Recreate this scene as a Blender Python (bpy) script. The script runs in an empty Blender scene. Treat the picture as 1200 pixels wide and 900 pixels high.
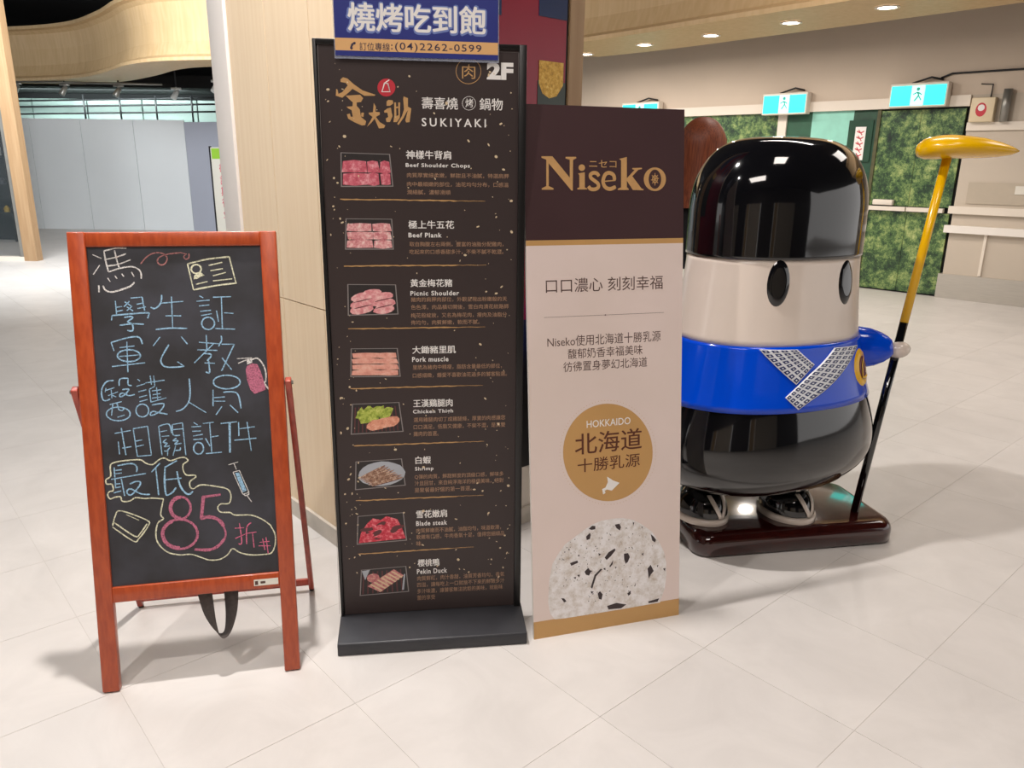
import bpy, bmesh, math, random
from mathutils import Vector, Matrix
random.seed(7)
C = bpy.context.scene.collection
SC = bpy.context.scene
PI = math.pi
def sl(c):
    c = c / 255.0
    return c / 12.92 if c <= .04045 else ((c + .055) / 1.055) ** 2.4
def rgb(r, g, b): return (sl(r), sl(g), sl(b), 1)

# ------------------------------------------------------------------ camera
cam_d = bpy.data.cameras.new('camera'); cam = bpy.data.objects.new('camera', cam_d); C.objects.link(cam)
cam_d.sensor_width = 36; cam_d.lens = 27.0; cam_d.clip_end = 200
pit, rol = math.radians(16), math.radians(.75)
Fw = Vector((0, math.cos(pit), -math.sin(pit))); Rt = Vector((1, 0, 0)); Up = Rt.cross(Fw)
R2 = Rt * math.cos(rol) + Up * math.sin(rol); U2 = Up * math.cos(rol) - Rt * math.sin(rol)
mm = Matrix((R2, U2, -Fw)).transposed().to_4x4(); mm.translation = Vector((0, 0, 1.5)); cam.matrix_world = mm
SC.camera = cam
# ------------------------------------------------------------------ world, exposure
w = bpy.data.worlds.new('hall_light'); SC.world = w; w.use_nodes = True
w.node_tree.nodes['Background'].inputs[0].default_value = (1.0, .965, .94, 1)
w.node_tree.nodes['Background'].inputs[1].default_value = .9
SC.view_settings.view_transform = 'Standard'; SC.view_settings.look = 'None'
SC.view_settings.gamma = 1; SC.view_settings.use_curve_mapping = False
SC.view_settings.exposure = .35
# ------------------------------------------------------------------ ceiling spots, and unseen fill panels added to brighten the hall
def area(loc, size, power, col=(1, .93, .86), rot=(0, 0, 0), shape='DISK', spread=PI):
    d = bpy.data.lights.new('lamp_or_fill', 'AREA'); d.shape = shape
    if shape == 'RECTANGLE': d.size, d.size_y = size
    else: d.size = size
    d.energy = power; d.color = col; d.spread = spread
    o = bpy.data.objects.new('lamp_or_fill', d); o.location = loc; o.rotation_euler = rot; C.objects.link(o); return o
COOL = (.93, .97, 1.0); WARM = (1.0, .91, .84)
area((-.80, 2.36, 3.9), .12, 92, (1, .95, .92))
area((-1.7, .55, 3.9), .12, 44, (1, .95, .92))
area((-3.0, 4.2, 4.3), (1.6, 1.6), 50, COOL, shape='RECTANGLE')  # added soft fill over the left floor
area((-3.5, 8.0, 4.3), (2.2, 2.2), 125, (1, .96, .92), rot=(math.radians(35), 0, 0), shape='RECTANGLE')  # added fill, tilted to brighten the wood ribbon
area((-5.6, 9.2, 3.8), (2.4, 1.6), 330, COOL, rot=(math.radians(56), 0, math.radians(18)), shape='RECTANGLE')  # added fill, kept out of view and aimed at the hoarding
area((1.9, 1.2, 4.3), (.8, .8), 24, (1, .9, .82), shape='RECTANGLE')  # small added fill at the front right
area((2.4, 5.2, 4.3), (1.6, 1.6), 120, WARM, rot=(math.radians(38), 0, math.radians(-40)), shape='RECTANGLE')  # added fill, tilted to brighten the right fascia and wall
area((5.2, 4.2, 4.3), (1.5, 1.5), 34, WARM, shape='RECTANGLE')  # added fill over the right floor
area((0, -1.5, 4.3), (2.0, 1.2), 80, WARM, shape='RECTANGLE')  # added fill from behind the camera

# ------------------------------------------------------------------ materials
MATS = {}
def mat(name, col, rough=.5, metal=0, spec=.5, coat=0, noise=0, nscale=8, col2=None, emit=0, bump=0, stretch=None, trans=0, alpha=1):
    if name in MATS: return MATS[name]
    m = bpy.data.materials.new(name); m.use_nodes = True; nt = m.node_tree; b = nt.nodes['Principled BSDF']
    b.inputs['Roughness'].default_value = rough; b.inputs['Metallic'].default_value = metal
    b.inputs['Specular IOR Level'].default_value = spec; b.inputs['Coat Weight'].default_value = coat
    b.inputs['Coat Roughness'].default_value = .05
    b.inputs['Transmission Weight'].default_value = trans; b.inputs['Alpha'].default_value = alpha
    b.inputs['Base Color'].default_value = col
    if noise or col2 or bump:
        g = nt.nodes.new('ShaderNodeNewGeometry'); mp = nt.nodes.new('ShaderNodeMapping')
        nt.links.new(g.outputs['Position'], mp.inputs[0])
        if stretch: mp.inputs['Scale'].default_value = stretch
        n = nt.nodes.new('ShaderNodeTexNoise'); n.inputs['Scale'].default_value = nscale; n.inputs['Detail'].default_value = 5
        nt.links.new(mp.outputs[0], n.inputs['Vector'])
        mx = nt.nodes.new('ShaderNodeMix'); mx.data_type = 'RGBA'
        c2 = col2 or tuple(v * (1 - noise) for v in col[:3]) + (1,)
        rmp = nt.nodes.new('ShaderNodeMapRange'); rmp.inputs[1].default_value = .35; rmp.inputs[2].default_value = .65
        nt.links.new(n.outputs[0], rmp.inputs[0]); nt.links.new(rmp.outputs[0], mx.inputs[0])
        mx.inputs[6].default_value = col; mx.inputs[7].default_value = c2
        nt.links.new(mx.outputs[2], b.inputs['Base Color'])
        if bump:
            bp = nt.nodes.new('ShaderNodeBump'); bp.inputs['Strength'].default_value = bump; bp.inputs['Distance'].default_value = .002
            nt.links.new(n.outputs[0], bp.inputs['Height']); nt.links.new(bp.outputs[0], b.inputs['Normal'])
    if emit:
        b.inputs['Emission Color'].default_value = col; b.inputs['Emission Strength'].default_value = emit
    MATS[name] = m; return m
def ramp_mat(name, scale, stops, rough=.5, kind='NOISE', detail=8, spec=.5, bump=0, stretch=None, rough_n=.72):
    m = bpy.data.materials.new(name); m.use_nodes = True; nt = m.node_tree; b = nt.nodes['Principled BSDF']
    b.inputs['Roughness'].default_value = rough; b.inputs['Specular IOR Level'].default_value = spec
    g = nt.nodes.new('ShaderNodeNewGeometry'); mp = nt.nodes.new('ShaderNodeMapping'); nt.links.new(g.outputs['Position'], mp.inputs[0])
    if stretch: mp.inputs['Scale'].default_value = stretch
    if kind == 'NOISE':
        n = nt.nodes.new('ShaderNodeTexNoise'); n.inputs['Scale'].default_value = scale; n.inputs['Detail'].default_value = detail; n.inputs['Roughness'].default_value = rough_n
    else:
        n = nt.nodes.new('ShaderNodeTexVoronoi'); n.inputs['Scale'].default_value = scale
    nt.links.new(mp.outputs[0], n.inputs['Vector'])
    r = nt.nodes.new('ShaderNodeValToRGB'); nt.links.new(n.outputs[0], r.inputs[0])
    r.color_ramp.elements[0].position, r.color_ramp.elements[0].color = stops[0]
    r.color_ramp.elements[1].position, r.color_ramp.elements[1].color = stops[-1]
    for p, c in stops[1:-1]: e = r.color_ramp.elements.new(p); e.color = c
    nt.links.new(r.outputs[0], b.inputs['Base Color'])
    if bump:
        bp = nt.nodes.new('ShaderNodeBump'); bp.inputs['Strength'].default_value = bump; nt.links.new(n.outputs[0], bp.inputs['Height']); nt.links.new(bp.outputs[0], b.inputs['Normal'])
    MATS[name] = m; return m

def tile_mat():
    m = bpy.data.materials.new('floor_tile_vinyl'); m.use_nodes = True; nt = m.node_tree; b = nt.nodes['Principled BSDF']
    g = nt.nodes.new('ShaderNodeNewGeometry')
    n = nt.nodes.new('ShaderNodeTexNoise'); n.inputs['Scale'].default_value = 3.2; n.inputs['Detail'].default_value = 9; n.inputs['Roughness'].default_value = .62
    n.inputs['Distortion'].default_value = .9
    nt.links.new(g.outputs['Position'], n.inputs['Vector'])
    r = nt.nodes.new('ShaderNodeValToRGB'); nt.links.new(n.outputs[0], r.inputs[0])
    r.color_ramp.elements[0].position = .3; r.color_ramp.elements[0].color = rgb(199, 194, 189)
    r.color_ramp.elements[1].position = .7; r.color_ramp.elements[1].color = rgb(211, 206, 201)
    oi = nt.nodes.new('ShaderNodeObjectInfo'); mr = nt.nodes.new('ShaderNodeMapRange'); mr.inputs[3].default_value = .975; mr.inputs[4].default_value = 1.02
    nt.links.new(oi.outputs['Random'], mr.inputs[0])
    vm = nt.nodes.new('ShaderNodeVectorMath'); vm.operation = 'SCALE'; nt.links.new(r.outputs[0], vm.inputs[0]); nt.links.new(mr.outputs[0], vm.inputs['Scale'])
    nt.links.new(vm.outputs[0], b.inputs['Base Color'])
    b.inputs['Roughness'].default_value = .4; b.inputs['Specular IOR Level'].default_value = .36
    n2 = nt.nodes.new('ShaderNodeTexNoise'); n2.inputs['Scale'].default_value = 40; nt.links.new(g.outputs['Position'], n2.inputs['Vector'])
    bp = nt.nodes.new('ShaderNodeBump'); bp.inputs['Strength'].default_value = .05; bp.inputs['Distance'].default_value = .002
    nt.links.new(n2.outputs[0], bp.inputs['Height']); nt.links.new(bp.outputs[0], b.inputs['Normal'])
    return m
def wood_mat(name, c1, c2, scale=(14, 14, .7), rough=.45, coat=0, nscale=3, bump=.0):
    return mat(name, c1, rough, coat=coat, col2=c2, nscale=nscale, stretch=scale, bump=bump)
def chalk_mat(name, col):
    m = bpy.data.materials.new(name); m.use_nodes = True; nt = m.node_tree; b = nt.nodes['Principled BSDF']; b.inputs['Roughness'].default_value = .95
    b.inputs['Specular IOR Level'].default_value = .1
    g = nt.nodes.new('ShaderNodeNewGeometry'); n = nt.nodes.new('ShaderNodeTexNoise'); n.inputs['Scale'].default_value = 260; n.inputs['Detail'].default_value = 3
    nt.links.new(g.outputs['Position'], n.inputs['Vector'])
    mr = nt.nodes.new('ShaderNodeMapRange'); mr.inputs[1].default_value = .32; mr.inputs[2].default_value = .55; nt.links.new(n.outputs[0], mr.inputs[0])
    mx = nt.nodes.new('ShaderNodeMix'); mx.data_type = 'RGBA'; nt.links.new(mr.outputs[0], mx.inputs[0])
    mx.inputs[6].default_value = tuple(v * .38 + .012 for v in col[:3]) + (1,); mx.inputs[7].default_value = col
    nt.links.new(mx.outputs[2], b.inputs['Base Color']); return m

TILE = tile_mat()
JOINT = mat('tile_joint', rgb(196, 190, 184), .8)
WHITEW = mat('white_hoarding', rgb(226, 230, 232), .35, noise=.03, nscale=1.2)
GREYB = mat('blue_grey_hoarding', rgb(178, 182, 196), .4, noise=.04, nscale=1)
PLASTER = mat('warm_plaster', rgb(206, 190, 172), .75, noise=.05, nscale=1.5)
BEIGE = mat('beige_panel', rgb(196, 184, 168), .6, noise=.04, nscale=2)
LTRIM = mat('pale_trim', rgb(226, 216, 202), .45, noise=.03, nscale=4)
COLW = wood_mat('maple_veneer', rgb(236, 214, 182), rgb(231, 207, 173), (16, 16, .5))
RIBW = wood_mat('tan_veneer', rgb(204, 174, 132), rgb(195, 164, 120), (6, 6, .4), rough=.5)
POSTW = wood_mat('brown_veneer', rgb(170, 140, 106), rgb(158, 126, 92), (12, 12, .6))
WHITEP = mat('white_painted_post', rgb(232, 226, 220), .4, noise=.02, nscale=6)
MARBLE = mat('grey_marble', rgb(206, 198, 186), .25, noise=.18, nscale=9)
BLACKC = mat('black_ceiling', rgb(28, 28, 30), .9, noise=.3, nscale=1)
DARKM = mat('dark_metal', rgb(38, 38, 40), .45, metal=.3, noise=.2, nscale=5)
TEALG = mat('teal_glass_wall', rgb(176, 196, 190), .3, noise=.2, nscale=.9)
GREYM = mat('grey_metal', rgb(150, 148, 142), .35, metal=.6, noise=.1, nscale=12)
STEEL = mat('brushed_steel', rgb(196, 190, 180), .28, metal=.55, noise=.08, nscale=6, stretch=(1, 1, 20))
GLASS = mat('shop_glass', rgb(90, 100, 104), .02, spec=.5, alpha=.12)
BLACKG = mat('shop_interior_black', rgb(34, 34, 36), .7, noise=.4, nscale=2)
LEAF = ramp_mat('leaf_print', 4.2, [(.40, rgb(20, 34, 26)), (.46, rgb(40, 66, 42)), (.50, rgb(76, 106, 60)), (.53, rgb(112, 138, 80)), (.565, rgb(146, 162, 98)), (.63, rgb(190, 198, 136))], .3, detail=15, rough_n=.88)
EASW = wood_mat('orange_stained_wood', rgb(180, 78, 38), rgb(160, 64, 30), (30, 30, 3), rough=.32, coat=.3, bump=.05)
EASR = wood_mat('red_stained_wood', rgb(176, 72, 52), rgb(150, 56, 40), (30, 30, 3), rough=.35, coat=.25)
BOARD = mat('chalkboard_slate', rgb(50, 49, 51), .55, spec=.35, noise=0, col2=rgb(66, 66, 73), nscale=6)
CH = dict(white=chalk_mat('white_chalk', rgb(226, 222, 218)), blue=chalk_mat('blue_chalk', rgb(160, 200, 228)), cream=chalk_mat('cream_chalk', rgb(228, 226, 196)),
          pink=chalk_mat('pink_chalk', rgb(196, 116, 140)), hotpink=chalk_mat('rose_chalk', rgb(226, 120, 150)), rose=chalk_mat('dusty_rose_chalk', rgb(176, 122, 120)))
STRAP = mat('grey_webbing', rgb(78, 70, 66), .85, noise=.25, nscale=120)
LABEL = mat('white_label', rgb(222, 218, 206), .5, noise=.02)
FRAMEB = mat('black_frame', rgb(24, 22, 22), .3, spec=.5, noise=.3, nscale=9)
BASEB = mat('black_base', rgb(52, 52, 56), .42, spec=.5, noise=.2, nscale=14)
POSTER = mat('brown_black_poster', rgb(60, 50, 49), .38, spec=.35, noise=.05, nscale=3)
PR = dict(white=mat('white_ink', rgb(236, 232, 228), .5, noise=.02), tan=mat('tan_ink', rgb(172, 134, 106), .5, noise=.08), gold=mat('gold_ink', rgb(196, 152, 98), .45, noise=.08, nscale=60),
          brown=mat('brown_ink', rgb(84, 58, 52), .5, noise=.05), darkbrown=mat('dark_brown_ink', rgb(92, 44, 24), .5, noise=.05), ink=mat('navy_ink', rgb(44, 36, 66), .5, noise=.05),
          outline=mat('pale_blue_ink', rgb(112, 130, 190), .5, noise=.05), red=mat('red_ink', rgb(196, 44, 58), .45, noise=.05), cream=mat('cream_ink', rgb(222, 200, 164), .5, noise=.15, nscale=90),
          grey=mat('grey_ink', rgb(140, 132, 130), .5, noise=.05), trayblack=mat('tray_black', rgb(44, 38, 38), .45, noise=.2, nscale=50))
NAVY = mat('navy_print', rgb(46, 54, 128), .3, noise=.05, nscale=8)
ORANGE = mat('peach_print', rgb(226, 176, 118), .35, noise=.03, nscale=8)
ACRYL = mat('clear_acrylic', rgb(190, 196, 214), .06, alpha=.35, spec=.6)
NBROWN = mat('maroon_brown_print', rgb(66, 44, 46), .45, spec=.35, noise=.05, nscale=6)
NPINK = mat('pale_pink_print', rgb(228, 210, 204), .5, spec=.3, col2=rgb(221, 204, 195), nscale=1.6)
NGOLD = mat('ochre_print', rgb(196, 152, 94), .42, noise=.04, nscale=8)
FOAM = mat('white_foam_board', rgb(228, 222, 214), .7, noise=.02)
SBLACK = mat('gloss_black_lacquer', rgb(10, 10, 13), .07, spec=.6, coat=.6, noise=.1)
SWHITE = mat('cream_lacquer', rgb(222, 208, 196), .18, spec=.5, coat=.3, noise=.02)
SBLUE = mat('cobalt_lacquer', rgb(0, 70, 206), .14, spec=.4, coat=.15, noise=.03)
SNAVY = mat('navy_paint', rgb(22, 36, 92), .3, noise=.05)
SYEL = mat('yellow_lacquer', rgb(232, 178, 0), .25, spec=.5, coat=.2, noise=.04)
SBAND = mat('white_lacquer', rgb(226, 228, 232), .2, noise=.02)
SRED = mat('oxblood_paint', rgb(96, 24, 24), .3, noise=.05)
SBASE = wood_mat('mahogany_lacquer', rgb(60, 18, 14), rgb(44, 12, 10), (6, 6, 20), rough=.1, coat=.8)
RUBBER = mat('black_rubber', rgb(20, 20, 20), .4, noise=.1)
EXITG = mat('exit_sign_cyan', rgb(40, 226, 214), .4, emit=1.1)
EXITW = mat('exit_sign_white', rgb(170, 246, 236), .4, emit=1.05)
LENS = mat('lamp_lens', rgb(255, 244, 226), .4, emit=9)

# ------------------------------------------------------------------ builders (vertices are given in hall coordinates)
def thing(name, label, cat, loc, group=None, kind=None):
    o = bpy.data.objects.new(name, None); o.empty_display_size = .1; C.objects.link(o); o.location = loc
    if label: o['label'] = label
    if cat: o['category'] = cat
    if group: o['group'] = group
    if kind: o['kind'] = kind
    return o
def root_loc(p):
    while p.parent: p = p.parent
    return Vector(p.location)
def mesh(name, V, F, m, parent=None, loc=None, mi=None, smooth=False, kind=None, label=None, solid=0, bevel=0):
    off = root_loc(parent) if parent else Vector(loc or (0, 0, 0))
    me = bpy.data.meshes.new(name); me.from_pydata([tuple(Vector(v) - off) for v in V], [], [tuple(f) for f in F]); me.update()
    for x in (m if isinstance(m, (list, tuple)) else [m]): me.materials.append(x)
    if mi:
        for p, i in zip(me.polygons, mi): p.material_index = i
    if smooth:
        for p in me.polygons: p.use_smooth = True
    o = bpy.data.objects.new(name, me); C.objects.link(o)
    if parent: o.parent = parent
    else: o.location = off
    if solid: s = o.modifiers.new('s', 'SOLIDIFY'); s.thickness = solid; s.offset = 0
    if bevel: b = o.modifiers.new('b', 'BEVEL'); b.width = bevel; b.segments = 3; b.limit_method = 'ANGLE'; b.angle_limit = .6; o.data.shade_smooth() if hasattr(o.data, 'shade_smooth') else None
    if kind: o['kind'] = kind
    if label: o['label'] = label
    return o
BOXF = [(0, 1, 2, 3), (7, 6, 5, 4), (0, 4, 5, 1), (1, 5, 6, 2), (2, 6, 7, 3), (3, 7, 4, 0)]
class Fr:
    """a plane in the hall: origin, u (right), v (up), n (out towards the viewer)"""
    def __init__(s, o, u, v): s.o = Vector(o); s.u = Vector(u).normalized(); s.v = Vector(v).normalized(); s.n = s.u.cross(s.v)
    def p(s, a, b, c=0): return s.o + s.u * a + s.v * b + s.n * c
    def box(s, a0, a1, b0, b1, c0, c1): return [s.p(a, b, c) for c in (c0, c1) for a, b in ((a0, b0), (a0, b1), (a1, b1), (a1, b0))]
def frbox(name, fr, a0, a1, b0, b1, c0, c1, m, parent=None, **k):
    return mesh(name, fr.box(a0, a1, b0, b1, c0, c1), BOXF, m, parent, **k)
WORLD = Fr((0, 0, 0), (1, 0, 0), (0, 1, 0))
def box(name, x0, x1, y0, y1, z0, z1, m, parent=None, **k): return frbox(name, WORLD, x0, x1, y0, y1, z0, z1, m, parent, **k)
def smooth_pts(P, n=4, closed=False):
    if len(P) < 3: return P
    Q = []; N = len(P)
    for i in range(N - 1):
        p0 = P[max(i - 1, 0)]; p1 = P[i]; p2 = P[i + 1]; p3 = P[min(i + 2, N - 1)]
        for k in range(n):
            t = k / n
            Q.append(tuple(.5 * (2 * b + (c - a) * t + (2 * a - 5 * b + 4 * c - d) * t * t + (-a + 3 * b - 3 * c + d) * t ** 3) for a, b, c, d in zip(p0, p1, p2, p3)))
    Q.append(tuple(P[-1])); return Q
def ribbon2d(P, w, jitter=0):
    V = []; F = []
    n = len(P)
    for i, p in enumerate(P):
        a = P[max(i - 1, 0)]; b = P[min(i + 1, n - 1)]
        dx, dy = b[0] - a[0], b[1] - a[1]; l = math.hypot(dx, dy) or 1; nx, ny = -dy / l, dx / l
        h = w / 2 * (1 + random.uniform(-jitter, jitter)) * (.75 if i in (0, n - 1) else 1)
        V += [(p[0] + nx * h, p[1] + ny * h), (p[0] - nx * h, p[1] - ny * h)]
        if i: k = 2 * i; F.append((k - 2, k - 1, k + 1, k))
    return V, F
class Print:
    """collects flat ink shapes lying on a frame plane"""
    def __init__(s, fr, lift): s.fr = fr; s.V = []; s.F = []; s.lift = lift
    def add(s, V, F, dz=0):
        k = len(s.V); s.V += [s.fr.p(x, y, s.lift + dz) for x, y in V]; s.F += [tuple(k + i for i in f) for f in F]
    def poly(s, P, dz=0):
        ar = sum(P[i][0] * P[(i + 1) % len(P)][1] - P[(i + 1) % len(P)][0] * P[i][1] for i in range(len(P)))
        if ar < 0: P = P[::-1]
        s.add(P, [tuple(range(len(P)))], dz)
    def line(s, P, w, dz=0, sm=True, jit=0):
        V, F = ribbon2d(smooth_pts(P) if sm else P, w, jit); s.add(V, F, dz)
    def text(s, t, dz=0):
        sp_ = 1.45 if t[0] == 'SUKIYAKI' else 1.15 if t[0][0] in 'BPCS(:' and len(t[0]) > 3 else 1.0
        V, F = text_mesh(t[0], 0 if ord(t[0][0]) > 255 else t[6], 1 if t[5] < .012 else 3, sp_)
        x0 = min(v[0] for v in V); x1 = max(v[0] for v in V); y0 = min(v[1] for v in V); y1 = max(v[1] for v in V)
        Q = [(t[2] + (x - x0) / (x1 - x0) * t[4], t[3] + (y - y0) / (y1 - y0) * t[5]) for x, y in V]
        shifts = [(0, 0)]
        if ord(t[0][0]) > 255 and t[6] > .001:      # heavy weight: the strokes are laid several times, slightly apart
            e = t[5] * t[6] * .9; shifts += [(e * math.cos(a * PI / 4), e * math.sin(a * PI / 4)) for a in range(8 if t[6] > .04 else 4)]
        for i_, (dx, dy) in enumerate(shifts): s.add([(x + dx, y + dy) for x, y in Q], F, dz + i_ * 1e-6)
    def done(s, name, m, parent, **k): return mesh(name, s.V, s.F, m, parent, **k) if s.V else None
def text_mesh(s, bold, res, space=1):
    cu = bpy.data.curves.new('lettering', 'FONT'); cu.body = s; cu.resolution_u = res; cu.offset = bold; cu.space_character = space
    o = bpy.data.objects.new('lettering', cu); C.objects.link(o); bpy.context.view_layer.update()
    me = bpy.data.meshes.new_from_object(o.evaluated_get(bpy.context.evaluated_depsgraph_get()))
    V = [(v.co.x, v.co.y) for v in me.vertices]; F = [tuple(p.vertices) for p in me.polygons]
    bpy.data.objects.remove(o); bpy.data.curves.remove(cu); bpy.data.meshes.remove(me); return V, F
def tube(P, r, n=10, closed_ends=True):
    P = [Vector(p) for p in P]; V = []; F = []
    rr = r if isinstance(r, (list, tuple)) else [r] * len(P)
    for i, p in enumerate(P):
        d = (P[min(i + 1, len(P) - 1)] - P[max(i - 1, 0)]).normalized()
        a = d.cross(Vector((0, 0, 1)) if abs(d.z) < .9 else Vector((1, 0, 0))).normalized(); b = d.cross(a)
        V += [p + (a * math.cos(2 * PI * k / n) + b * math.sin(2 * PI * k / n)) * rr[i] for k in range(n)]
        if i:
            q = (i - 1) * n
            F += [(q + k, q + n + k, q + n + (k + 1) % n, q + (k + 1) % n) for k in range(n)]
    if closed_ends: F += [tuple(range(n)), tuple(reversed(range(len(V) - n, len(V))))]
    return V, F
def beam(name, A, B, w, d, up, m, parent, bevel=.003, **k):
    """square bar from A to B, w across 'side', d along up"""
    A = Vector(A); B = Vector(B); x = (B - A).normalized(); z = Vector(up); z = (z - x * z.dot(x)).normalized(); y = z.cross(x)
    V = [p + y * a * w / 2 + z * b * d / 2 for p in (A, B) for a, b in ((-1, -1), (-1, 1), (1, 1), (1, -1))]
    return mesh(name, V, BOXF, m, parent, bevel=bevel, **k)
def frame_of(p):
    x, y, yaw, lean, W, z0, L = p
    u = Vector((math.cos(yaw), math.sin(yaw), 0)); back = Vector((-u.y, u.x, 0)); v = Vector((0, 0, 1)) * math.cos(lean) + back * math.sin(lean)
    return Fr((x, y, z0), u, v), W, L

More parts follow.
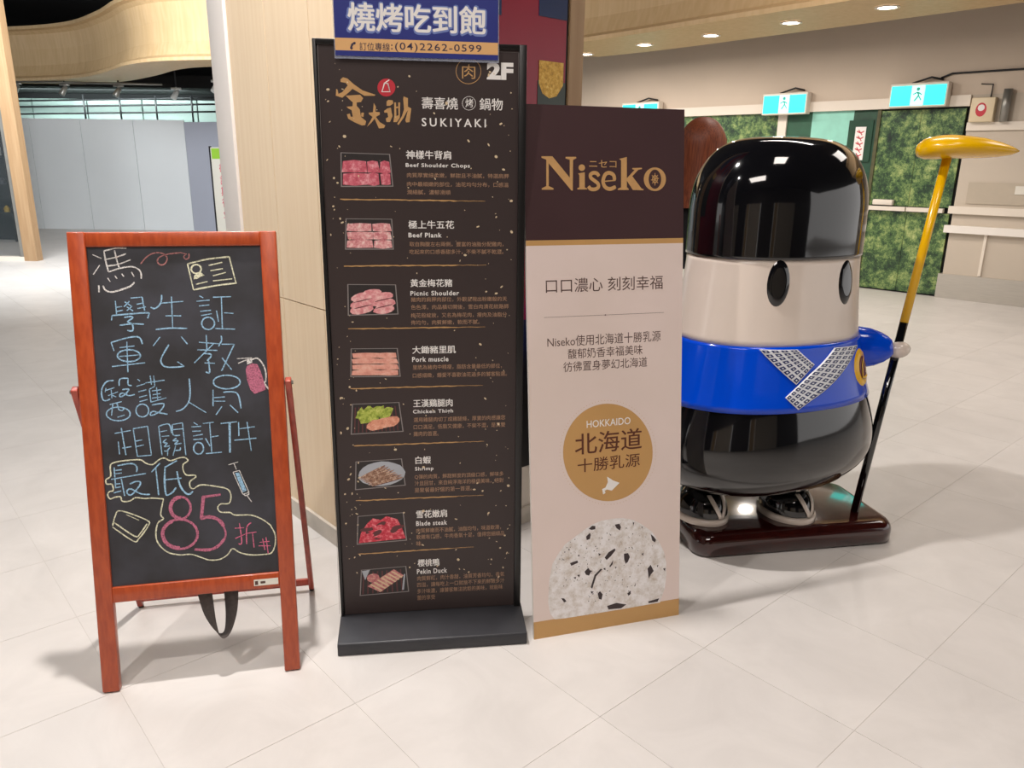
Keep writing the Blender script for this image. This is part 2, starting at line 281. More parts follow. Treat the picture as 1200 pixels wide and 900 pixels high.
# ------------------------------------------------------------------ measured shapes (metres on each board's own plane)
EAS = [-1.1798,1.8947,0.2205,0.1963,0.5565,0.0,1.3296]
MEN = [-0.5543,2.2291,0.1313,0.0334,0.5967,0.05,1.7755]
NIS = [0.0834,2.191,0.2996,0.1249,0.5306,0.0,1.6829]
CHALK = [["white",0.0037,[[0.0603,1.2675],[0.0825,1.2567]],0,1],["white",0.0037,[[0.0768,1.2379],[0.0586,1.2122]],0,1],["white",0.0037,[[0.0893,1.2766],[0.1206,1.2845],[0.1492,1.2842]],0,1],["white",0.0037,[[0.0904,1.2766],[0.0937,1.2459],[0.0984,1.2186]],0,1],["white",0.0037,[[0.0899,1.253],[0.1211,1.2597],[0.1471,1.2689]],0,1],["white",0.0037,[[0.0963,1.2352],[0.1241,1.2395],[0.1581,1.2521]],0,1],["white",0.0037,[[0.118,1.2786],[0.1217,1.2526],[0.1267,1.23]],0,1],["white",0.0037,[[0.0984,1.2186],[0.1255,1.2277],[0.1568,1.2326],[0.1742,1.2269],[0.1824,1.216],[0.1823,1.1981]],0,1],["white",0.0037,[[0.0951,1.2021],[0.1009,1.1913]],0,1],["white",0.0037,[[0.1142,1.2077],[0.1191,1.1993]],0,1],["white",0.0037,[[0.1322,1.2133],[0.1372,1.2049]],0,1],["white",0.0037,[[0.158,1.2176],[0.1638,1.2044]],0,1],["white",0.0048,[[0.0707,1.1824],[0.0699,1.1623]],0,2],["white",0.0048,[[0.0815,1.181],[0.0872,1.1679],[0.1033,1.1628],[0.1303,1.1693],[0.1531,1.1784],[0.1638,1.1889]],0,2],["rose",0.0035,[[0.1835,1.2399],[0.1986,1.2575],[0.2149,1.2681],[0.2331,1.2707],[0.2485,1.2653],[0.2545,1.2532],[0.2468,1.239],[0.2353,1.2367],[0.2281,1.2464],[0.2345,1.2583],[0.2576,1.2664],[0.2895,1.2701]],0,3],["rose",0.0031,[[0.2896,1.2708],[0.3075,1.2658]],0,4],["rose",0.0031,[[0.3133,1.2681],[0.3126,1.2561],[0.3043,1.2514],[0.2991,1.2587],[0.3051,1.2646]],0,4],["cream",0.0046,[[0.308,1.2381],[0.3616,1.2506],[0.4223,1.2571]],0,5],["cream",0.0046,[[0.4223,1.2571],[0.4366,1.1812]],0,5],["cream",0.0046,[[0.439,1.1811],[0.3802,1.1749],[0.3195,1.164]],0,5],["cream",0.0046,[[0.3195,1.164],[0.308,1.2381]],0,5],["cream",0.0046,[[0.3438,1.223],[0.3429,1.2191],[0.3408,1.2157],[0.3377,1.2129],[0.3339,1.2112],[0.3297,1.2107],[0.3256,1.2113],[0.322,1.2132],[0.3193,1.216],[0.3176,1.2196],[0.3172,1.2234],[0.3181,1.2273],[0.3202,1.2308],[0.3233,1.2335],[0.3271,1.2352],[0.3313,1.2358],[0.3353,1.2351],[0.3389,1.2333],[0.3417,1.2305],[0.3434,1.2269],[0.3438,1.223]],0,5],["cream",0.0046,[[0.3652,1.2329],[0.4028,1.2416]],0,5],["cream",0.0046,[[0.3689,1.2178],[0.4029,1.2233]],0,5],["cream",0.0046,[[0.3749,1.2031],[0.4104,1.2122]],0,5],["cream",0.0046,[[0.3741,1.1885],[0.4268,1.1936]],0,5],["cream",0.0046,[[0.3273,1.1797],[0.3589,1.1871]],0,5],["cream",0,[[0.3218,1.1943],[0.3239,1.2052],[0.3339,1.2111],[0.3432,1.2129],[0.3519,1.2047],[0.3413,1.2012],[0.3306,1.1946]],1,6],["blue",0.004,[[0.1104,1.1376],[0.111,1.0981]],0,7],["blue",0.004,[[0.1125,1.1196],[0.127,1.1216]],0,7],["blue",0.004,[[0.1106,1.1077],[0.1285,1.1108]],0,7],["blue",0.004,[[0.1346,1.1346],[0.1504,1.1222]],0,7],["blue",0.004,[[0.1469,1.1355],[0.1314,1.1203]],0,7],["blue",0.004,[[0.1392,1.1201],[0.155,1.1077]],0,7],["blue",0.004,[[0.1538,1.1221],[0.1384,1.1093]],0,7],["blue",0.004,[[0.1508,1.1445],[0.1811,1.1466]],0,7],["blue",0.004,[[0.1811,1.1466],[0.1853,1.1081]],0,7],["blue",0.004,[[0.1652,1.1266],[0.1834,1.1298]],0,7],["blue",0.004,[[0.1667,1.1146],[0.1894,1.1188]],0,7],["blue",0.004,[[0.0967,1.083],[0.0988,1.0966]],0,7],["blue",0.004,[[0.0988,1.0966],[0.1882,1.102],[0.1946,1.0957],[0.1917,1.0862]],0,7],["blue",0.004,[[0.1305,1.0904],[0.1496,1.0927],[0.1514,1.0874],[0.1385,1.0781],[0.1482,1.073],[0.1519,1.0609],[0.1479,1.0513],[0.1358,1.0541]],0,7],["blue",0.004,[[0.1168,1.0687],[0.1504,1.0717],[0.1805,1.0696]],0,7],["blue",0.004,[[0.2332,1.1514],[0.2309,1.1334],[0.222,1.1191],[0.2115,1.1134],[0.2016,1.1173]],0,8],["blue",0.004,[[0.2294,1.1281],[0.29,1.1319]],0,8],["blue",0.004,[[0.2589,1.146],[0.2567,1.0575]],0,8],["blue",0.004,[[0.2395,1.092],[0.2816,1.0908]],0,8],["blue",0.004,[[0.211,1.0536],[0.2532,1.0564],[0.2954,1.0538]],0,8],["blue",0.004,[[0.0974,0.9965],[0.0913,1.0208]],0,9],["blue",0.004,[[0.0913,1.0208],[0.1389,1.0336],[0.1657,1.0326],[0.1733,1.013]],0,9],["blue",0.004,[[0.1124,1.0056],[0.1517,1.0089]],0,9],["blue",0.004,[[0.1655,0.9805],[0.1637,0.9753],[0.1591,0.9708],[0.1522,0.9673],[0.1436,0.9652],[0.1342,0.9648],[0.1249,0.966],[0.1167,0.9688],[0.1104,0.9728],[0.1064,0.9776],[0.1053,0.9829],[0.1071,0.9881],[0.1117,0.9926],[0.1186,0.9961],[0.1271,0.9981],[0.1365,0.9986],[0.1457,0.9974],[0.154,0.9947],[0.1604,0.9907],[0.1644,0.9858],[0.1655,0.9805]],0,9],["blue",0.004,[[0.1107,0.9803],[0.1623,0.9831]],0,9],["blue",0.004,[[0.1325,1.0217],[0.1295,0.9347]],0,9],["blue",0.004,[[0.0888,0.9527],[0.1766,0.9599]],0,9],["blue",0.004,[[0.2209,1.0319],[0.2011,1.0071]],0,10],["blue",0.004,[[0.2779,1.0312],[0.2937,1.0086]],0,10],["blue",0.004,[[0.2433,1.0092],[0.2229,0.9758],[0.2196,0.9588],[0.2301,0.9461],[0.2574,0.9437],[0.2805,0.9452]],0,10],["blue",0.004,[[0.2805,0.9452],[0.263,0.9595]],0,10],["blue",0.004,[[0.3345,1.1467],[0.3445,1.1404]],0,11],["blue",0.004,[[0.3255,1.1311],[0.3615,1.1338]],0,11],["blue",0.004,[[0.3316,1.1175],[0.3595,1.1199]],0,11],["blue",0.004,[[0.3341,1.102],[0.3632,1.1044]],0,11],["blue",0.004,[[0.3356,1.0898],[0.3649,1.0946]],0,11],["blue",0.004,[[0.3707,1.0662],[0.3695,1.0607],[0.3667,1.0559],[0.3626,1.0521],[0.3576,1.0497],[0.3522,1.049],[0.3469,1.0501],[0.3422,1.0527],[0.3386,1.0568],[0.3364,1.0618],[0.3359,1.0672],[0.3371,1.0726],[0.3398,1.0775],[0.3439,1.0813],[0.3489,1.0836],[0.3543,1.0843],[0.3596,1.0833],[0.3643,1.0807],[0.368,1.0766],[0.3701,1.0716],[0.3707,1.0662]],0,11],["blue",0.004,[[0.3712,1.1417],[0.4203,1.1422]],0,11],["blue",0.004,[[0.394,1.1411],[0.3914,1.0495]],0,11],["blue",0.004,[[0.3782,1.1028],[0.3821,1.0707]],0,11],["blue",0.004,[[0.3988,1.0961],[0.4245,1.0936]],0,11],["blue",0.004,[[0.3716,1.0514],[0.4265,1.0476]],0,11],["blue",0.004,[[0.3461,1.0337],[0.3454,0.9906]],0,12],["blue",0.004,[[0.3251,1.0131],[0.3795,1.0067]],0,12],["blue",0.004,[[0.3192,0.9916],[0.3737,0.9876]],0,12],["blue",0.004,[[0.3656,1.0084],[0.3088,0.9539]],0,12],["blue",0.004,[[0.337,0.9799],[0.3532,0.978],[0.3551,0.9705],[0.3439,0.9586]],0,12],["blue",0.004,[[0.3365,0.9527],[0.3644,0.9503]],0,12],["blue",0.004,[[0.3475,0.9609],[0.3488,0.9249],[0.3384,0.9266]],0,12],["blue",0.004,[[0.3867,1.0299],[0.3871,1.0163],[0.3779,0.9993]],0,12],["blue",0.004,[[0.3864,1.0052],[0.4216,1.0039]],0,12],["blue",0.004,[[0.4216,1.0039],[0.3818,0.9272]],0,12],["blue",0.004,[[0.3852,0.9656],[0.4102,0.9297]],0,12],["white",0.004,[[0.4262,0.9614],[0.4691,0.9622]],0,13],["white",0.004,[[0.429,0.9476],[0.4521,0.9566]],0,13],["white",0.004,[[0.4663,0.956],[0.4833,0.9603],[0.4968,0.9447],[0.505,0.9192],[0.5033,0.889]],0,13],["white",0.004,[[0.501,0.8917],[0.5006,0.8841],[0.5139,0.862]],0,13],["white",0,[[0.4534,0.9591],[0.469,0.9609],[0.4683,0.9484],[0.4537,0.9428]],1,14],["pink",0,[[0.4534,0.939],[0.4681,0.9459],[0.4823,0.9428],[0.4907,0.9224],[0.4985,0.8893],[0.5021,0.8664],[0.4702,0.8553],[0.459,0.8685],[0.4512,0.899],[0.4492,0.9267]],1,15],["blue",0.0036,[[0.0905,0.9129],[0.0725,0.9106],[0.0591,0.8931],[0.0565,0.8714],[0.0621,0.8565],[0.078,0.8606]],0,16],["blue",0.0036,[[0.0675,0.8854],[0.0913,0.8927]],0,16],["blue",0.0036,[[0.0691,0.8926],[0.066,0.8806]],0,16],["blue",0.0036,[[0.0731,0.8705],[0.0994,0.8802]],0,16],["blue",0.0036,[[0.0823,0.8907],[0.0826,0.8628]],0,16],["blue",0.0036,[[0.081,0.8726],[0.0939,0.8658]],0,16],["blue",0.0036,[[0.1039,0.897],[0.1074,0.9162],[0.1288,0.9177]],0,16],["blue",0.0036,[[0.1288,0.9177],[0.1275,0.8995],[0.1374,0.8961]],0,16],["blue",0.0036,[[0.1109,0.8857],[0.1289,0.886],[0.1166,0.8708],[0.105,0.8653],[0.1044,0.8726],[0.1125,0.8758],[0.1276,0.8678],[0.1435,0.8706]],0,16],["blue",0.0036,[[0.0757,0.8449],[0.1075,0.8517]],0,16],["blue",0.0036,[[0.1274,0.8152],[0.1255,0.8092],[0.1207,0.804],[0.1134,0.8001],[0.1045,0.7978],[0.0948,0.7974],[0.0852,0.7989],[0.0767,0.8022],[0.0702,0.8069],[0.0661,0.8126],[0.065,0.8187],[0.067,0.8246],[0.0717,0.8297],[0.0789,0.8337],[0.0878,0.836],[0.0975,0.8364],[0.107,0.8349],[0.1156,0.8317],[0.1222,0.827],[0.1263,0.8213],[0.1274,0.8152]],0,16],["blue",0.0036,[[0.0835,0.8445],[0.078,0.813]],0,16],["blue",0.0036,[[0.0949,0.8475],[0.0982,0.8302],[0.1068,0.8261],[0.1128,0.8319]],0,16],["blue",0.0036,[[0.0932,0.8073],[0.1127,0.8128]],0,16],["blue",0.0036,[[0.1532,0.9141],[0.1596,0.9077]],0,17],["blue",0.0036,[[0.1496,0.8935],[0.1726,0.8998]],0,17],["blue",0.0036,[[0.153,0.8775],[0.1748,0.8825]],0,17],["blue",0.0036,[[0.1542,0.8615],[0.176,0.8665]],0,17],["blue",0.0036,[[0.1545,0.8492],[0.1764,0.8542]],0,17],["blue",0.0036,[[0.1772,0.8222],[0.176,0.8166],[0.1732,0.8116],[0.1692,0.8077],[0.1643,0.8054],[0.159,0.8048],[0.1538,0.806],[0.1493,0.8088],[0.1458,0.8131],[0.1438,0.8184],[0.1433,0.8241],[0.1446,0.8297],[0.1473,0.8347],[0.1513,0.8385],[0.1562,0.8409],[0.1615,0.8415],[0.1666,0.8403],[0.1712,0.8375],[0.1747,0.8332],[0.1767,0.8279],[0.1772,0.8222]],0,17],["blue",0.0036,[[0.1739,0.9021],[0.2254,0.9076]],0,17],["blue",0.0036,[[0.1876,0.9223],[0.1894,0.8965]],0,17],["blue",0.0036,[[0.1967,0.9219],[0.1982,0.8936]],0,17],["blue",0.0036,[[0.1981,0.8912],[0.1828,0.8833]],0,17],["blue",0.0036,[[0.1828,0.8833],[0.1848,0.8452]],0,17],["blue",0.0036,[[0.1893,0.8781],[0.2145,0.8806]],0,17],["blue",0.0036,[[0.1908,0.867],[0.2115,0.8696]],0,17],["blue",0.0036,[[0.1879,0.8573],[0.2131,0.8597]],0,17],["blue",0.0036,[[0.2025,0.8885],[0.2033,0.8491]],0,17],["blue",0.0036,[[0.186,0.8463],[0.2266,0.8565]],0,17],["blue",0.0036,[[0.1866,0.8377],[0.2187,0.8397],[0.2082,0.8193],[0.1869,0.8081],[0.1803,0.8109],[0.1877,0.8192],[0.2033,0.8146],[0.227,0.8088]],0,17],["blue",0.004,[[0.2921,0.9089],[0.2919,0.8693],[0.2855,0.8398],[0.2681,0.8209],[0.2504,0.8157]],0,18],["blue",0.004,[[0.2878,0.8397],[0.3324,0.8074]],0,18],["blue",0.004,[[0.4317,0.8924],[0.4295,0.8863],[0.4239,0.881],[0.4154,0.877],[0.4048,0.8746],[0.3933,0.8742],[0.3818,0.8758],[0.3717,0.8791],[0.3637,0.8839],[0.3588,0.8897],[0.3574,0.8959],[0.3596,0.902],[0.3651,0.9073],[0.3736,0.9113],[0.3841,0.9136],[0.3956,0.9141],[0.407,0.9126],[0.4173,0.9093],[0.4253,0.9045],[0.4303,0.8987],[0.4317,0.8924]],0,18],["blue",0.004,[[0.3551,0.8736],[0.3522,0.8251]],0,18],["blue",0.004,[[0.356,0.8499],[0.3867,0.8508]],0,18],["blue",0.004,[[0.3554,0.8399],[0.3871,0.8382]],0,18],["blue",0.004,[[0.3828,0.8647],[0.4111,0.8646],[0.4247,0.8526],[0.4296,0.8146]],0,18],["blue",0.004,[[0.3768,0.8237],[0.3589,0.7996]],0,18],["blue",0.004,[[0.3994,0.8263],[0.4206,0.8025]],0,18],["blue",0.004,[[0.0822,0.7614],[0.1253,0.7674]],0,19],["blue",0.004,[[0.1012,0.7762],[0.1081,0.6969]],0,19],["blue",0.004,[[0.0907,0.7375],[0.0915,0.7005]],0,19],["blue",0.004,[[0.0994,0.7178],[0.1244,0.7206]],0,19],["blue",0.004,[[0.1324,0.7719],[0.1383,0.6912]],0,19],["blue",0.004,[[0.1324,0.7719],[0.1712,0.7769]],0,19],["blue",0.004,[[0.1712,0.7769],[0.1759,0.6923]],0,19],["blue",0.004,[[0.1759,0.6923],[0.1383,0.6912]],0,19],["blue",0.004,[[0.1367,0.7358],[0.155,0.7384]],0,19],["blue",0.004,[[0.1368,0.7198],[0.1575,0.7234]],0,19],["blue",0.0034,[[0.2008,0.7752],[0.2044,0.6904]],0,20],["blue",0.0034,[[0.2008,0.7752],[0.2286,0.7797],[0.2338,0.7533]],0,20],["blue",0.0034,[[0.2043,0.7588],[0.2228,0.7614]],0,20],["blue",0.0034,[[0.2068,0.745],[0.2275,0.7457]],0,20],["blue",0.0034,[[0.2377,0.7779],[0.2656,0.7813]],0,20],["blue",0.0034,[[0.2656,0.7813],[0.2689,0.686]],0,20],["blue",0.0034,[[0.2377,0.7779],[0.2381,0.748],[0.2575,0.7456]],0,20],["blue",0.0034,[[0.239,0.7629],[0.2645,0.7639]],0,20],["blue",0.0034,[[0.2189,0.7368],[0.2103,0.7274],[0.2204,0.7242],[0.2118,0.7148],[0.2268,0.7164]],0,20],["blue",0.0034,[[0.2109,0.7024],[0.219,0.7019],[0.2265,0.7114]],0,20],["blue",0.0034,[[0.2211,0.7067],[0.2192,0.6881]],0,20],["blue",0.0034,[[0.2466,0.7375],[0.2369,0.7307],[0.2508,0.7298],[0.2409,0.7204],[0.2595,0.7217]],0,20],["blue",0.0034,[[0.2553,0.7095],[0.2536,0.7021],[0.2397,0.7018]],0,20],["blue",0.0034,[[0.2429,0.7153],[0.2342,0.6871]],0,20],["blue",0.004,[[0.2957,0.7807],[0.3069,0.7726]],0,21],["blue",0.004,[[0.2891,0.7679],[0.3159,0.7683]],0,21],["blue",0.004,[[0.2906,0.7548],[0.3139,0.7546]],0,21],["blue",0.004,[[0.2921,0.7409],[0.3191,0.7443]],0,21],["blue",0.004,[[0.2914,0.7302],[0.3183,0.731]],0,21],["blue",0.004,[[0.3185,0.7028],[0.3175,0.6976],[0.3153,0.693],[0.3121,0.6894],[0.3081,0.6872],[0.3039,0.6867],[0.2998,0.6878],[0.2962,0.6905],[0.2934,0.6944],[0.2918,0.6993],[0.2915,0.7046],[0.2924,0.7098],[0.2947,0.7144],[0.2979,0.718],[0.3018,0.7202],[0.306,0.7207],[0.3101,0.7196],[0.3138,0.717],[0.3165,0.713],[0.3181,0.7081],[0.3185,0.7028]],0,21],["blue",0.004,[[0.3211,0.776],[0.3517,0.778]],0,21],["blue",0.004,[[0.3399,0.7769],[0.3405,0.69]],0,21],["blue",0.004,[[0.3432,0.7352],[0.3622,0.7373]],0,21],["blue",0.004,[[0.3255,0.7326],[0.3369,0.7079]],0,21],["blue",0.004,[[0.3239,0.6868],[0.3688,0.6881]],0,21],["blue",0.004,[[0.3703,0.7731],[0.4155,0.7757]],0,22],["blue",0.004,[[0.4202,0.7747],[0.419,0.733]],0,22],["blue",0.004,[[0.4214,0.7544],[0.4647,0.7581]],0,22],["blue",0.004,[[0.444,0.7733],[0.4511,0.6864]],0,22],["blue",0.004,[[0.4052,0.7212],[0.4676,0.7236]],0,22],["blue",0.0075,[[0.3952,0.7749],[0.3912,0.6853]],0,23],["blue",0.004,[[0.0744,0.6635],[0.0747,0.6028]],0,24],["blue",0.004,[[0.0771,0.6546],[0.094,0.6554]],0,24],["blue",0.004,[[0.0764,0.6448],[0.0934,0.646]],0,24],["blue",0.004,[[0.0836,0.6678],[0.1143,0.6718],[0.1299,0.6682],[0.1349,0.6579],[0.133,0.6456]],0,24],["blue",0.004,[[0.0642,0.6296],[0.1576,0.6401]],0,24],["blue",0.004,[[0.0911,0.6288],[0.0967,0.5787]],0,24],["blue",0.004,[[0.0755,0.6151],[0.0879,0.6154]],0,24],["blue",0.004,[[0.0747,0.604],[0.0884,0.6062]],0,24],["blue",0.004,[[0.0681,0.5896],[0.0887,0.5942]],0,24],["blue",0.004,[[0.1126,0.6123],[0.1289,0.6185],[0.1401,0.6164],[0.1395,0.6078],[0.1246,0.5889],[0.1126,0.5799],[0.104,0.5856],[0.1058,0.5954],[0.1161,0.5971],[0.14,0.5815],[0.1649,0.5775]],0,24],["blue",0.0048,[[0.1972,0.6672],[0.1727,0.6427]],0,25],["blue",0.0048,[[0.185,0.6568],[0.1877,0.5739]],0,25],["blue",0.0048,[[0.2436,0.6715],[0.209,0.6539]],0,25],["blue",0.0048,[[0.21,0.6525],[0.2063,0.6127],[0.2074,0.5761],[0.2153,0.573],[0.2274,0.5809],[0.2363,0.5928]],0,25],["blue",0.0048,[[0.2089,0.6175],[0.253,0.6192]],0,25],["blue",0.0048,[[0.2416,0.6402],[0.2471,0.5995],[0.2596,0.5758],[0.2709,0.5699],[0.282,0.5779]],0,25],["cream",0.0037,[[0.2007,0.5616],[0.1688,0.5666],[0.1482,0.567],[0.1257,0.5714],[0.1139,0.5648],[0.1023,0.562],[0.0889,0.5643],[0.0853,0.5771],[0.0717,0.5769],[0.058,0.5731],[0.0521,0.5847],[0.0572,0.5942],[0.0675,0.5971],[0.0654,0.6147],[0.0521,0.6169],[0.0507,0.6294],[0.0637,0.6395],[0.0646,0.6679],[0.0742,0.6771],[0.1037,0.6812],[0.1444,0.6808],[0.1596,0.6698],[0.1775,0.6648],[0.1968,0.6785],[0.2107,0.6812],[0.2263,0.6727],[0.2522,0.6796],[0.2661,0.6787],[0.2736,0.6694],[0.2602,0.659],[0.2591,0.6415],[0.2675,0.627],[0.2884,0.6254],[0.2915,0.6189],[0.2756,0.6075],[0.2747,0.5924],[0.2836,0.5853],[0.3053,0.5951],[0.3497,0.5866],[0.3776,0.5768],[0.3861,0.5582],[0.3799,0.5343],[0.356,0.5337],[0.3471,0.5229],[0.3546,0.5095],[0.3807,0.506],[0.3945,0.4971],[0.4377,0.4934],[0.4685,0.4791],[0.4918,0.4589],[0.4947,0.4534],[0.5048,0.4281],[0.5031,0.3968],[0.492,0.3734],[0.4722,0.3701],[0.4333,0.3721],[0.4015,0.3821],[0.3814,0.3962],[0.366,0.3786],[0.3429,0.367],[0.3144,0.3681],[0.2897,0.3791],[0.2652,0.3901],[0.234,0.3914],[0.2005,0.4032],[0.1776,0.4308],[0.1726,0.4583],[0.18,0.4914],[0.1962,0.5035],[0.1894,0.5175],[0.1998,0.5604]],0,26],["pink",0.0101,[[0.2441,0.5005],[0.2398,0.5008],[0.2355,0.502],[0.2315,0.504],[0.2278,0.5068],[0.2246,0.5102],[0.2219,0.5142],[0.2198,0.5187],[0.2183,0.5235],[0.2176,0.5286],[0.2176,0.5337],[0.2182,0.5387],[0.2196,0.5436],[0.2217,0.5481],[0.2243,0.5522],[0.2275,0.5557],[0.2311,0.5586],[0.2351,0.5607],[0.2393,0.562],[0.2437,0.5625],[0.248,0.5621]],0,27],["pink",0.0062,[[0.2723,0.5291],[0.2712,0.5223],[0.269,0.5159],[0.2656,0.5102],[0.2613,0.5054],[0.2562,0.5017],[0.2506,0.4994],[0.2447,0.4984],[0.2387,0.499],[0.233,0.5009],[0.2278,0.5042],[0.2232,0.5086],[0.2196,0.5141],[0.217,0.5203],[0.2156,0.527],[0.2154,0.5339],[0.2165,0.5406],[0.2187,0.547],[0.222,0.5527],[0.2263,0.5575],[0.2314,0.5612],[0.237,0.5635],[0.2429,0.5645],[0.2488,0.564],[0.2545,0.5621],[0.2598,0.5589],[0.2644,0.5544],[0.268,0.549],[0.2707,0.5428],[0.2721,0.5361],[0.2723,0.5291]],0,28],["pink",0.007,[[0.2865,0.449],[0.2848,0.4399],[0.2811,0.4314],[0.2755,0.4239],[0.2683,0.4176],[0.2597,0.413],[0.2502,0.4101],[0.2402,0.4091],[0.2301,0.4101],[0.2203,0.413],[0.2114,0.4176],[0.2036,0.4237],[0.1973,0.4312],[0.1928,0.4396],[0.1903,0.4486],[0.1898,0.4577],[0.1914,0.4667],[0.1951,0.4751],[0.2006,0.4826],[0.2078,0.4888],[0.2162,0.4935],[0.2256,0.4964],[0.2356,0.4974],[0.2457,0.4966],[0.2555,0.4938],[0.2645,0.4893],[0.2724,0.4832],[0.2788,0.4757],[0.2833,0.4673],[0.286,0.4582],[0.2865,0.449]],0,29],["pink",0.0097,[[0.2353,0.4121],[0.23,0.4129],[0.2248,0.4141],[0.2198,0.4159],[0.2151,0.4182],[0.2106,0.421],[0.2065,0.4241],[0.2027,0.4276],[0.1995,0.4315],[0.1967,0.4356],[0.1944,0.44],[0.1927,0.4445],[0.1916,0.4492],[0.191,0.4539],[0.1911,0.4586],[0.1917,0.4633],[0.193,0.4678],[0.1947,0.4722],[0.1971,0.4763],[0.1999,0.4802],[0.2033,0.4837],[0.207,0.4869],[0.2112,0.4896],[0.2157,0.4919],[0.2205,0.4937]],0,30],["pink",0.0097,[[0.3577,0.562],[0.307,0.5585]],0,31],["pink",0.0123,[[0.3096,0.56],[0.3001,0.4962]],0,32],["pink",0.0097,[[0.2968,0.4948],[0.3222,0.4977],[0.3469,0.487],[0.3615,0.4652]],0,33],["pink",0.0057,[[0.3586,0.4706],[0.3651,0.4442],[0.3591,0.4241]],0,34],["pink",0.0084,[[0.3599,0.4275],[0.3422,0.4085],[0.3162,0.3989],[0.2755,0.4038]],0,35],["hotpink",0.0032,[[0.3914,0.4574],[0.4171,0.4568]],0,36],["hotpink",0.0032,[[0.4051,0.4717],[0.4087,0.423],[0.4062,0.4077],[0.3983,0.4101]],0,36],["hotpink",0.0032,[[0.3912,0.4263],[0.4241,0.4389]],0,36],["hotpink",0.0032,[[0.4388,0.4704],[0.4251,0.4561],[0.4222,0.4062]],0,36],["hotpink",0.0032,[[0.4241,0.4389],[0.4517,0.4406]],0,36],["hotpink",0.0032,[[0.4404,0.4409],[0.4426,0.3938]],0,36],["hotpink",0.0032,[[0.4596,0.4079],[0.4874,0.4088]],0,36],["hotpink",0.0032,[[0.4558,0.3978],[0.4899,0.3946]],0,36],["hotpink",0.0032,[[0.4684,0.4192],[0.473,0.384]],0,36],["hotpink",0.0032,[[0.4783,0.4218],[0.482,0.3709]],0,36],["blue",0,[[0.4019,0.6235],[0.4127,0.624],[0.4311,0.5687],[0.42,0.5637]],1,37],["white",0.0033,[[0.3843,0.649],[0.4121,0.6559]],0,38],["white",0.0033,[[0.4,0.6529],[0.406,0.6334]],0,38],["white",0.0033,[[0.3961,0.6264],[0.4142,0.6302]],0,38],["white",0.0033,[[0.4142,0.6302],[0.438,0.5618]],0,38],["white",0.0033,[[0.438,0.5618],[0.4197,0.5581]],0,38],["white",0.0033,[[0.4197,0.5581],[0.3961,0.6264]],0,38],["white",0.0033,[[0.4221,0.5592],[0.4266,0.5537],[0.4365,0.5567],[0.4345,0.5646]],0,38],["white",0.0033,[[0.4314,0.5533],[0.4436,0.533]],0,38],["cream",0.0037,[[0.0588,0.4937],[0.068,0.5228],[0.084,0.5361],[0.1515,0.5023],[0.1535,0.4853],[0.1267,0.4507],[0.111,0.4441],[0.0586,0.4903]],0,39],["cream",0.0037,[[0.062,0.5047],[0.1151,0.4585],[0.1307,0.4651],[0.1509,0.4922]],0,40],["cream",0.0026,[[0.097,0.5237],[0.1303,0.5041]],0,41]]
